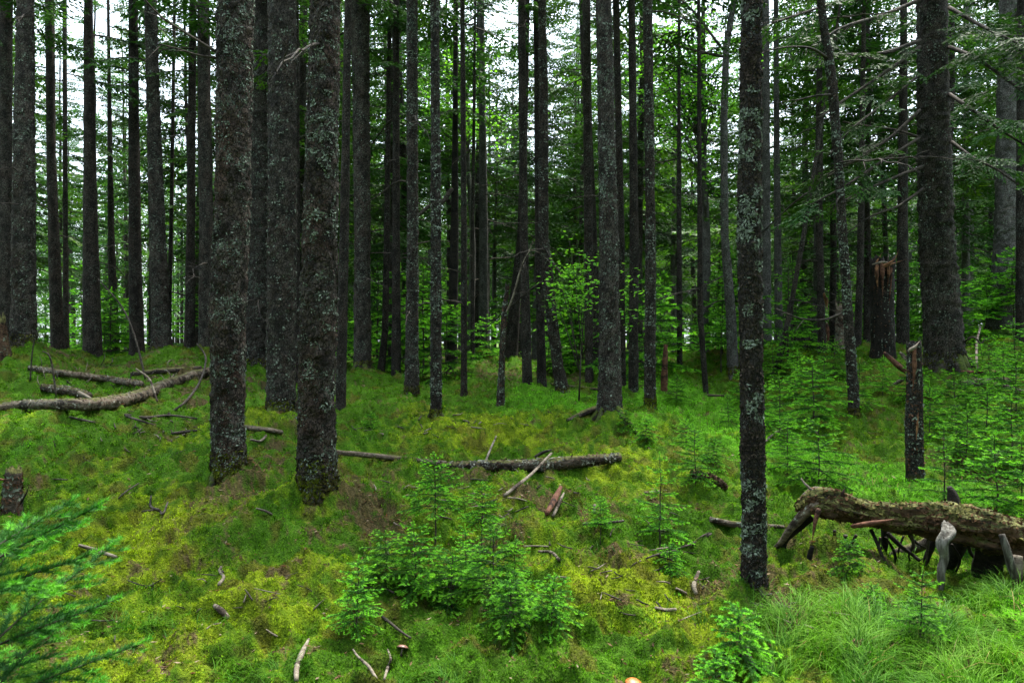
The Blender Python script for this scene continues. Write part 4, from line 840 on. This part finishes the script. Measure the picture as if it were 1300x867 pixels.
# dead limbs seen in front of the trees: drawn branch by branch, parented to the tree that grows them
def limb(tree_i, rows, needles=0, seed=0):
    t = TR[tree_i]; root = [o for o in bpy.data.objects if o.get('label') == t['label']][0]; base = np.array(root.location); Yd = t['Y']
    P = np.array([[*(px(x_, y_, Yd+dz)-base), w2/F*Yd/2] for x_, y_, w2, dz in rows]); Pn = smooth_path(P, 5); b = MB(); V, Qd, Td = tube(Pn[:, :3], Pn[:, 3], 6); b.add(V, Qd, Td)
    g_ = np.random.default_rng(seed); L = len(Pn)
    fol = MB(); sc_ = np.linalg.norm(Pn[-1, :3]-Pn[0, :3])
    for k in range(int(sc_*7)):
        a = int(g_.uniform(.2, 1)*(L-1)); dv = unit(Pn[min(a+1, L-1), :3]-Pn[a-1, :3]+g_.normal(0, .7, 3)*[1, 1, .5]+[0, 0, -.25]); l = g_.uniform(.1, .4); pts = np.array([Pn[a, :3], Pn[a, :3]+dv*l*.5, Pn[a, :3]+dv*l+[0, 0, -.06*l]])
        V, Qd, Td = tube(pts, [.004, .003, .0015], 4); b.add(V, Qd, Td)
    b.build('dead_branch' if not needles else 'branch', TWIG, root)
    if needles:
        for k in range(needles):
            a = int(g_.uniform(.15, 1)*(L-1)); wv, (V, Qd, tp) = BOUGH[g_.integers(4)]; dr = Pn[min(a+1, L-1), :3]-Pn[a-1, :3]; yaw = math.atan2(dr[1], dr[0])+g_.normal(0, .8)
            fol.add(rot(V, yaw, g_.uniform(-.6, -.05), g_.normal(0, .3), g_.uniform(.45, .9))+Pn[a, :3], Qd, a=tp)
        fol.build('foliage', SPRUCE, root, False)
big = 8
for q, (rows, nn) in enumerate([([(1168, 52, 6, -.2), (1120, 68, 5, -.5), (1070, 70, 4, -.8), (1010, 66, 2, -1)], 6), ([(1168, 60, 5, -.2), (1120, 95, 4, -.6), (1075, 125, 3, -1), (1040, 150, 2, -1.2)], 9), ([(1168, 95, 4, -.2), (1125, 130, 3, -.5), (1080, 165, 2.5, -.9), (1050, 200, 1.5, -1.1)], 8),
        ([(1168, 140, 4, -.2), (1130, 175, 4, -.4), (1090, 200, 3, -.6), (1050, 225, 2, -.8)], 9), ([(1168, 175, 4, -.2), (1120, 205, 4, -.5), (1075, 235, 3, -.9), (1030, 260, 2, -1.2)], 9), ([(1168, 175, 4, -.1), (1135, 165, 3, -.3), (1100, 160, 2, -.5), (1070, 155, 1.5, -.6)], 0),
        ([(1170, 212, 5, -.2), (1130, 228, 4, -.5), (1090, 245, 2.5, -.9), (1060, 262, 1.5, -1.2)], 5), ([(1172, 240, 4, -.2), (1140, 262, 3, -.4), (1105, 275, 2, -.6), (1070, 300, 1.5, -.8)], 0),
        ([(1205, 60, 5, -.2), (1240, 75, 4, -.9), (1290, 110, 3, -1.6), (1340, 150, 2, -2)], 17), ([(1205, 10, 5, -.2), (1240, 30, 4, -.9), (1280, 50, 3, -1.5), (1330, 75, 2, -1.8)], 17), ([(1205, 120, 5, -.2), (1235, 140, 4, -.8), (1270, 165, 3, -1.2), (1310, 190, 2, -1.5)], 15), ([(1208, 180, 4, -.2), (1235, 200, 3, -.7), (1265, 215, 2.5, -1.2), (1300, 240, 1.5, -1.5)], 11),
        ([(1168, 0, 6, -.2), (1120, 20, 5, -.7), (1070, 35, 3, -1.3), (1030, 60, 2, -1.6)], 7), ([(1168, -30, 6, -.2), (1100, -10, 5, -1), (1040, 10, 3, -1.8), (980, 30, 2, -2.2)], 7),
        ([(1222, 435, 2, 0), (1236, 428, 2.5, -.5), (1245, 436, 1.5, -.6), (1250, 430, 1, -.6)], 0)]): limb(big, rows, nn, 900+q)
limb(2, [(274, 66, 4, 0), (240, 45, 3, -.1), (205, 22, 2.5, -.2), (180, -4, 2, -.3)], 0, 930)
limb(2, [(274, 74, 3, 0), (250, 70, 2.5, -.1), (225, 62, 2, -.2), (200, 56, 1.5, -.3)], 0, 931)
limb(42, [(917, 72, 4, 0), (890, 66, 3.5, -.3), (865, 60, 3, -.5), (840, 50, 2, -.6)], 0, 932)
limb(42, [(915, 60, 4, 0), (900, 40, 3.5, .1), (885, 20, 3, .2), (865, 0, 2.5, .3)], 0, 933)
limb(9, [(1052, 75, 4, 0), (1030, 62, 3, -.2), (1000, 60, 2, -.3), (970, 66, 1.5, -.4)], 0, 934)
limb(9, [(1058, 120, 3, 0), (1035, 122, 2.5, -.2), (1010, 128, 2, -.3)], 0, 935)
limb(9, [(1066, 250, 3, 0), (1062, 260, 2, -.1), (1070, 285, 1.5, -.1)], 0, 936)
limb(9, [(1068, 398, 3, 0), (1045, 406, 3, -.1), (1015, 404, 2, -.2), (985, 392, 1.5, -.3)], 0, 937)
limb(11, [(690, 310, 3, 0), (700, 330, 2.5, -.2), (714, 350, 1.5, -.3)], 0, 938)
limb(21, [(574, 240, 5, -.1), (560, 258, 6, -.3), (545, 262, 5, -.5), (530, 275, 3, -.7)], 0, 939)

# ------------------------------------------------------------------ sticks and twigs on the floor
def stick(label, pts, m, name='fallen_stick', group=None, lift=.016, forks=()):
    o_ = []
    for q in pts:
        h = hit(q[0], q[1]+q[2]*.4); r_ = max(q[2]/F*h[1]/2, .0018); up = q[3] if len(q) > 3 else 0
        o_.append([h[0], h[1], h[2]+r_*.8+lift+up, r_])
    P = np.array(o_); c0 = P[0, :3].copy(); P[:, :3] -= c0; Pn = smooth_path(P, 4); V, Qd, Td = tube(Pn[:, :3], np.maximum(Pn[:, 3], .001), 7); b = MB(); b.add(V, Qd, Td)
    o2 = b.build(name, m); o2.location = c0; tag(o2, label, 'stick', group); return o2
ST = [('curved bare stick standing pale at the bottom edge, left of the middle', [(376, 867, 6), (377, 850, 7), (384, 832, 7), (392, 815, 3)], PALE),
 ('forked grey twig on the bottom edge left of the shaded sapling clump', [(478, 866, 4), (468, 850, 4), (455, 838, 3), (448, 828, 2)], PALE),
 ('grey twig crossing the forked one at the bottom edge', [(488, 866, 3), (492, 852, 4), (496, 840, 3), (492, 828, 2)], PALE),
 ('small curled white stick on yellow moss before the moss mound trunk', [(278, 745, 5), (284, 736, 4), (279, 728, 4), (281, 722, 3)], PALE),
 ('short thick broken stick on yellow moss at the lower left', [(272, 772, 5), (280, 778, 8), (290, 788, 6)], PALE),
 ('straight brown stick lying behind the near corner sapling', [(100, 695, 4), (120, 701, 5), (147, 710, 4)], PALE),
 ('long grey forked branch reaching from the litter to the long mossy log', [(640, 632, 4), (655, 620, 5), (675, 610, 4, .04), (700, 592, 3, .10)], PALE),
 ('bleached stick leaning across the middle log', [(615, 592, 3), (622, 580, 3, .05), (630, 570, 2, .12)], PALE),
 ('broken orange wood shard pointing up from the litter in the middle', [(694, 655, 6), (704, 642, 9, .03), (712, 630, 5, .06)], REDW),
 ('pale split shard beside the broken orange one', [(702, 658, 4), (710, 645, 5, .03), (716, 636, 2, .05)], PALE),
 ('thin dark stick lying flat right of the orange shard', [(740, 668, 4), (765, 667, 4), (792, 664, 3)], TWIG),
 ('small white peg like stick by the litter patch', [(754, 654, 4), (755, 646, 4, .02)], PALE),
 ('curved white stick on the moss right of the bushy sapling', [(684, 703, 3), (700, 704, 4), (710, 714, 4)], PALE),
 ('dark twig on the yellow mound slope', [(820, 712, 2), (838, 706, 3), (858, 702, 3)], TWIG),
 ('dark slanting stick among the shaded saplings', [(470, 776, 3), (490, 790, 4), (510, 806, 3), (522, 814, 3)], TWIG),
 ('thin dark stick on top of the green moss before the bushy sapling', [(544, 757, 3), (540, 745, 3, .02), (548, 738, 2, .05)], TWIG),
 ('curled white root piece left of the nearest slender trunk', [(884, 758, 5), (881, 745, 6), (887, 735, 4, .03)], PALE),
 ('white stick standing against the litter at the nearest slender trunk foot', [(962, 855, 6), (952, 840, 7), (944, 820, 5)], WHITEW),
 ('long arched grey branch from the moss to the large peeling log', [(213, 528, 3), (238, 512, 3, .03), (256, 488, 2.6, .08), (261, 466, 2.2, .16), (250, 452, 1.5, .20)], TWIG),
 ('thin dark branch lying in the moss below the large peeling log', [(158, 528, 3), (185, 532, 4), (215, 529, 3), (250, 533, 2)], TWIG),
 ('short branch beside the thin dark one below the peeling log', [(160, 530, 3), (178, 536, 3), (195, 541, 2)], TWIG),
 ('small twig on the open moss bank', [(88, 531, 2), (105, 535, 3), (120, 538, 2)], TWIG),
 ('thin stick lying above the moss hollow of the thick trunk', [(218, 552, 3), (235, 550, 4), (250, 548, 2)], TWIG),
 ('spindly root like twig on yellow moss left of the moss mound trunk', [(180, 652, 2), (200, 650, 3), (207, 655, 3), (213, 640, 2)], TWIG),
 ('crooked twig beside the spindly root like one', [(192, 632, 2), (191, 645, 3), (202, 650, 3)], TWIG),
 ('small twig on the moss before the thick grey brown trunk', [(150, 636, 2), (158, 628, 2), (176, 616, 2)], TWIG),
 ('white bent twig on litter between the two thick front trunks', [(318, 560, 3), (330, 562, 3), (338, 555, 3)], PALE),
 ('thin twig on the litter right of the thick grey brown trunk', [(325, 648, 2), (338, 652, 3), (346, 656, 2)], PALE),
 ('pale curved branch tip showing left of the grassy glade saplings', [(972, 562, 3), (982, 556, 3, .03), (992, 552, 2, .05)], PALE),
 ('grey fallen branch right of the massive flaring trunk', [(1238, 486, 4), (1270, 490, 5), (1300, 498, 4)], LOGW),
 ('upright pale crooked twig by the massive flaring trunk', [(1240, 470, 3), (1240, 450, 3, .18), (1245, 436, 2, .3)], PALE),
 ('dark root like stick left of the nearest slender trunk', [(858, 700, 2), (880, 692, 3), (903, 680, 3)], TWIG),
 ('pale stick by the yellow moss mound, lowest of the two there', [(832, 775, 4), (845, 778, 5), (858, 777, 4)], PALE),
 ('pale stick by the yellow moss mound, near a brown hole', [(858, 750, 3), (866, 754, 4), (872, 757, 3)], PALE)]
for lb, pts, m_ in ST: stick(lb, pts, m_)
g_ = np.random.default_rng(77)
for name_, zx, zy, sx, sy, k_, lb in [('m', 620, 640, 90, 40, 46, 'short dead twig scattered on the brown litter in the middle'), ('l', 200, 545, 90, 40, 28, 'short dead twig scattered on the moss before the left logs'), ('f', 300, 760, 220, 50, 28, 'short dead twig scattered on the yellow moss at lower left'), ('r', 800, 720, 100, 60, 36, 'short dead twig scattered around the yellow moss mound'), ('b', 150, 480, 110, 12, 28, 'short dead twig tangled around the left logs'), ('c', 560, 540, 130, 20, 25, 'short dead twig scattered on the far mossy rise'), ('p', 1000, 780, 40, 30, 16, 'short dead twig in the red brown litter at the nearest slender trunk')]:
    for k in range(k_):
        x_, y_ = zx+g_.normal(0, .6)*sx, zy+g_.normal(0, .6)*sy
        y_ = min(max(y_, 465), 862); a = g_.uniform(0, 6.28); L = g_.uniform(8, 34)*(y_-350)/300; wd = g_.uniform(.8, 2.0)*(.6+.4*(y_-350)/300)
        q1, q2 = (x_+math.cos(a)*L, y_+math.sin(a)*L*.35); up = g_.random()*.05*(name_ == 'b')*4
        stick(lb, [(x_, y_, wd), ((x_+q1)/2+g_.normal(0, 1.5), (y_+q2)/2+g_.normal(0, 1), wd*1.1, up*.6), (q1, q2, wd*.5, up)], PALE if g_.random() < .45 else TWIG, 'fallen_twig', lb.replace('short dead twig', 'twigs'))
# long arched bare withes behind the left logs
for lb, rows in [('long bare arching branch in front of the far left trunks', [(185, 470, 2.5, 10.3), (172, 430, 2.5, 10.4), (155, 390, 2, 10.5), (125, 355, 1.5, 10.6)]), ('pale upright bare twig before the second trunk from the left edge', [(38, 462, 2, 9.6), (42, 440, 1.6, 9.6), (50, 418, 1, 9.6)]), ('pale hooked twig sticking up from the grey straight log', [(72, 480, 2, 9.2), (64, 455, 2, 9.2), (54, 446, 1.4, 9.2)])]:
    P = np.array([[*px(x_, y_, d_), w2/F*d_/2] for x_, y_, w2, d_ in rows]); P[0, 2] = ground(P[0, 0], P[0, 1])-.02; c0 = P[0, :3].copy(); P[:, :3] -= c0; Pn = smooth_path(P, 5); V, Qd, Td = tube(Pn[:, :3], Pn[:, 3], 6); b = MB(); b.add(V, Qd, Td); o2 = b.build('bare_branch', TWIG); o2.location = c0; tag(o2, lb, 'branch')

# ------------------------------------------------------------------ mushrooms
def mushroom(x_, y_, wpx, label, cap, tilt, Yd=None):
    h = hit(x_, y_); s = wpx/F*h[1]/2; root = thing('mushroom', label, 'mushroom', (h[0], h[1], h[2]-.005), .4); root.rotation_euler = (tilt, .15, 0)
    prof = [(0, .62), (.5, .60), (.85, .42), (1, .22), (.97, .12), (.6, .16), (.2, .2)]; th = np.linspace(0, 2*math.pi, 25)[:-1]
    V = np.array([[r_*s*math.cos(a)*(1+.06*math.sin(3*a)), r_*s*math.sin(a), (z_+.5)*s] for r_, z_ in prof for a in th]); Qd = np.array([[i_*24+j_, i_*24+(j_+1) % 24, (i_+1)*24+(j_+1) % 24, (i_+1)*24+j_] for i_ in range(6) for j_ in range(24)])
    mk('cap', V, Qd, None, cap, root); V, Qd, Td = tube([[0, 0, -.02], [0, 0, .4*s], [0, 0, .75*s]], [.22*s, .18*s, .2*s], 10); b = MB(); b.add(V, Qd, Td); b.build('stalk', PALE, root)
def capm(name, a, b_):
    m, t, o = mat(name); n = N(t); tc = n.n('TexCoord'); c = n.mix(n.ramp(n.noise((tc, 'Object'), 60, 4), .35, .65), a, b_); p = n.n('BsdfPrincipled', {'Base Color': (c, 2), 'Roughness': .4}); t.links.new(p.outputs[0], o.inputs[0]); return m
mushroom(803, 873, 22, 'bright orange mushroom cap cut by the bottom edge', capm('orange_cap', (.36, .09, .015), (.50, .18, .035)), .35)
mushroom(510, 826, 15, 'dull purplish brown mushroom cap among twigs before the sapling clump', capm('brown_cap', (.16, .075, .055), (.26, .14, .11)), -.5)

# ------------------------------------------------------------------ ground growth (uncountable)
g_ = np.random.default_rng(99)
def sample(nn, r0, r1, pw, amax=40):
    r_ = r0*(r1/r0)**(g_.random(nn)**pw); a = np.radians(g_.uniform(-amax, amax, nn)); return r_*np.sin(a), r_*np.cos(a), r_
x, y, r_ = sample(210000, 2.2, 17, 1.); c, lit, gr, ye = cover(x, y); k = (lit < .5+.3*g_.random(len(x))); x, y, r_, c, ye = x[k], y[k], r_[k], c[k], ye[k]
z = gz(x, y, True); m = len(x); cl = fbm(x*11, y*11, s=61, o=2)
sc = (.005+.0018*r_)*(.5+1.1*cl); V = []; C_ = []
for q in range(5):
    a = g_.uniform(0, 6.28, m); ln = g_.uniform(.35, 1.2, m); D_ = np.stack([np.cos(a)*ln, np.sin(a)*ln, np.ones(m)], 1); P = np.stack([x, y, z-.004], 1)+g_.normal(0, .45, (m, 3))*sc[:, None]*[1, 1, 0]
    v, t3 = tris3(P, D_, sc*g_.uniform(.55, 1.15, m), sc*.5, np.stack([-np.cos(a), -np.sin(a), .3*np.ones(m)], 1)); V.append(v); C_.append(np.repeat(c*(g_.uniform(.35, 1.0, (m, 1))**1.3*2.2), 3, 0))
V = np.vstack(V); C_ = np.vstack(C_)
mo, t_, o_ = mat('moss_sprigs'); n = N(t_); at = n.n('Attribute', attribute_name='col'); df = n.n('BsdfDiffuse', {'Color': (at, 'Color')}); tr_ = n.n('BsdfTranslucent', {'Color': (n.mix(1., (at, 'Color'), (1.3, 1.4, .6), 'MULTIPLY'), 2)}); ms = n.n('MixShader', {0: .3, 1: df, 2: tr_}); t_.links.new(ms.outputs[0], o_.inputs[0])
o2 = mk('moss', V, None, np.arange(len(V)).reshape(-1, 3), mo, smooth=False, attrs={'col': C_}); tag(o2, 'carpet of fine yellow green moss sprigs covering the forest floor', 'moss', kind='stuff')

def blades(name, label, x, y, h, wd, lean, segs=3, dry=0.):
    m = len(x); z = gz(x, y, True)-.01; a = g_.uniform(0, 6.28, m)+0; d_ = np.stack([np.cos(a), np.sin(a), 0*a], 1); sd = np.stack([-np.sin(a), np.cos(a), 0*a], 1); V = []; tp = []
    bl = g_.uniform(.3, 1.2, m)*lean; tone = np.clip((fbm(x*3, y*3, s=65)-.35)*1.6+g_.normal(0, .18, m), 0, 1); tf = np.floor(x*7+fbm(x*3, y*3, s=91)*3)*57+np.floor(y*7)*131; a = (tf*.73) % 6.28+g_.normal(0, .8, m); d_ = np.stack([np.cos(a), np.sin(a), 0*a], 1); sd = np.stack([-np.sin(a), np.cos(a), 0*a], 1)
    for s in np.linspace(0, 1, segs+1):
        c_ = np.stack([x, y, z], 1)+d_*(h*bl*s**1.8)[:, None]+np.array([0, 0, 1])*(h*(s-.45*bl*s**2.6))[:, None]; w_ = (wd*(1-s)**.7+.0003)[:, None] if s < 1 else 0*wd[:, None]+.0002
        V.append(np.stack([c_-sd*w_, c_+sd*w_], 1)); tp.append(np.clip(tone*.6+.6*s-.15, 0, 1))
    V = np.stack(V, 1); ns = segs+1; tp = np.repeat(np.stack(tp, 1)[:, :, None], 2, 2).ravel(); b0 = (np.arange(m)*ns*2)[:, None]+(np.arange(segs)*2)[None]
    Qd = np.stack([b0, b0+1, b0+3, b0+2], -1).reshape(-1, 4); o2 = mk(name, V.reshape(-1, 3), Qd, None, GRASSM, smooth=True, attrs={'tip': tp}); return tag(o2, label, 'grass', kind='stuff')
x, y, r_ = sample(200000, 2.3, 17, 1.); gm = zmask('grass', x, y); cl = fbm(x*2.6, y*2.6, s=67, o=3); k = (gm*1.25+(cl-.5)*2.6 > .50+.35*g_.random(len(x))); x, y, r_, gm, cl = x[k], y[k], r_[k], gm[k], cl[k]
lng = sstep(4.15, 3.6, y)*(x > .8); h = (.035+.05*cl+.11*lng*cl*1.4)*g_.uniform(.5, 1.35, len(x)); wd = .0008+.00026*r_
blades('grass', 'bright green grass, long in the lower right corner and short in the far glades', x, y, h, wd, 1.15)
x2, y2, r2 = sample(26000, 2.4, 9, 1.); k = zmask('grass', x2, y2)+.3*(fbm(x2*3, y2*3, s=69)-.5) > .62; k &= g_.random(len(x2)) < .15; x2, y2, r2 = x2[k], y2[k], r2[k]
_gm = GRASSM; GRASSM = STRAW; blades('dry_grass', 'dry straw coloured blades bent among the green grass', x2, y2, g_.uniform(.05, .20, len(x2)), .0007+.0002*r2, 1.5); GRASSM = _gm
x, y, r_ = sample(11000, 2.4, 12, 1.); k = (fbm(x*1.7, y*1.7, s=68, o=3)+.25*zmask('green', x, y) > .50); x, y, r_ = x[k], y[k], r_[k]
blades('sparse_grass', 'sparse short green blades poking through the moss', x, y, g_.uniform(.015, .045, len(x)), .0008+.00025*r_, .6, 2)
# brown litter flakes
x, y, r_ = sample(90000, 2.3, 16, 1.); c, lit, gr, ye = cover(x, y); k = (lit > .45) | (g_.random(len(x)) < .08); x, y, r_ = x[k], y[k], r_[k]; m = len(x); z = gz(x, y, True)+.004
a = g_.uniform(0, 6.28, m); sz = (.006+.0012*r_)*g_.uniform(.5, 1.7, m)
V, Qd = diamonds(np.stack([x, y, z], 1), np.stack([np.cos(a), np.sin(a), g_.normal(.1, .25, m)], 1), sz*2.2, sz*.7, g_.normal(0, .35, (m, 3))+[0, 0, 1]); pal = np.array([[.09, .055, .03], [.15, .095, .055], [.05, .035, .022], [.26, .20, .14], [.11, .05, .024]])
cc = pal[g_.choice(5, m, p=[.3, .25, .25, .1, .1])]*g_.uniform(.7, 1.2, (m, 1))
o2 = mk('litter', V, Qd, None, mo, smooth=False, attrs={'col': np.repeat(cc, 4, 0)}); tag(o2, 'brown needles, bark flakes and leaf scraps strewn over the bare patches', 'litter', kind='stuff')
print('things', len([o for o in bpy.data.objects if o.parent is None]), 'objects', len(bpy.data.objects))
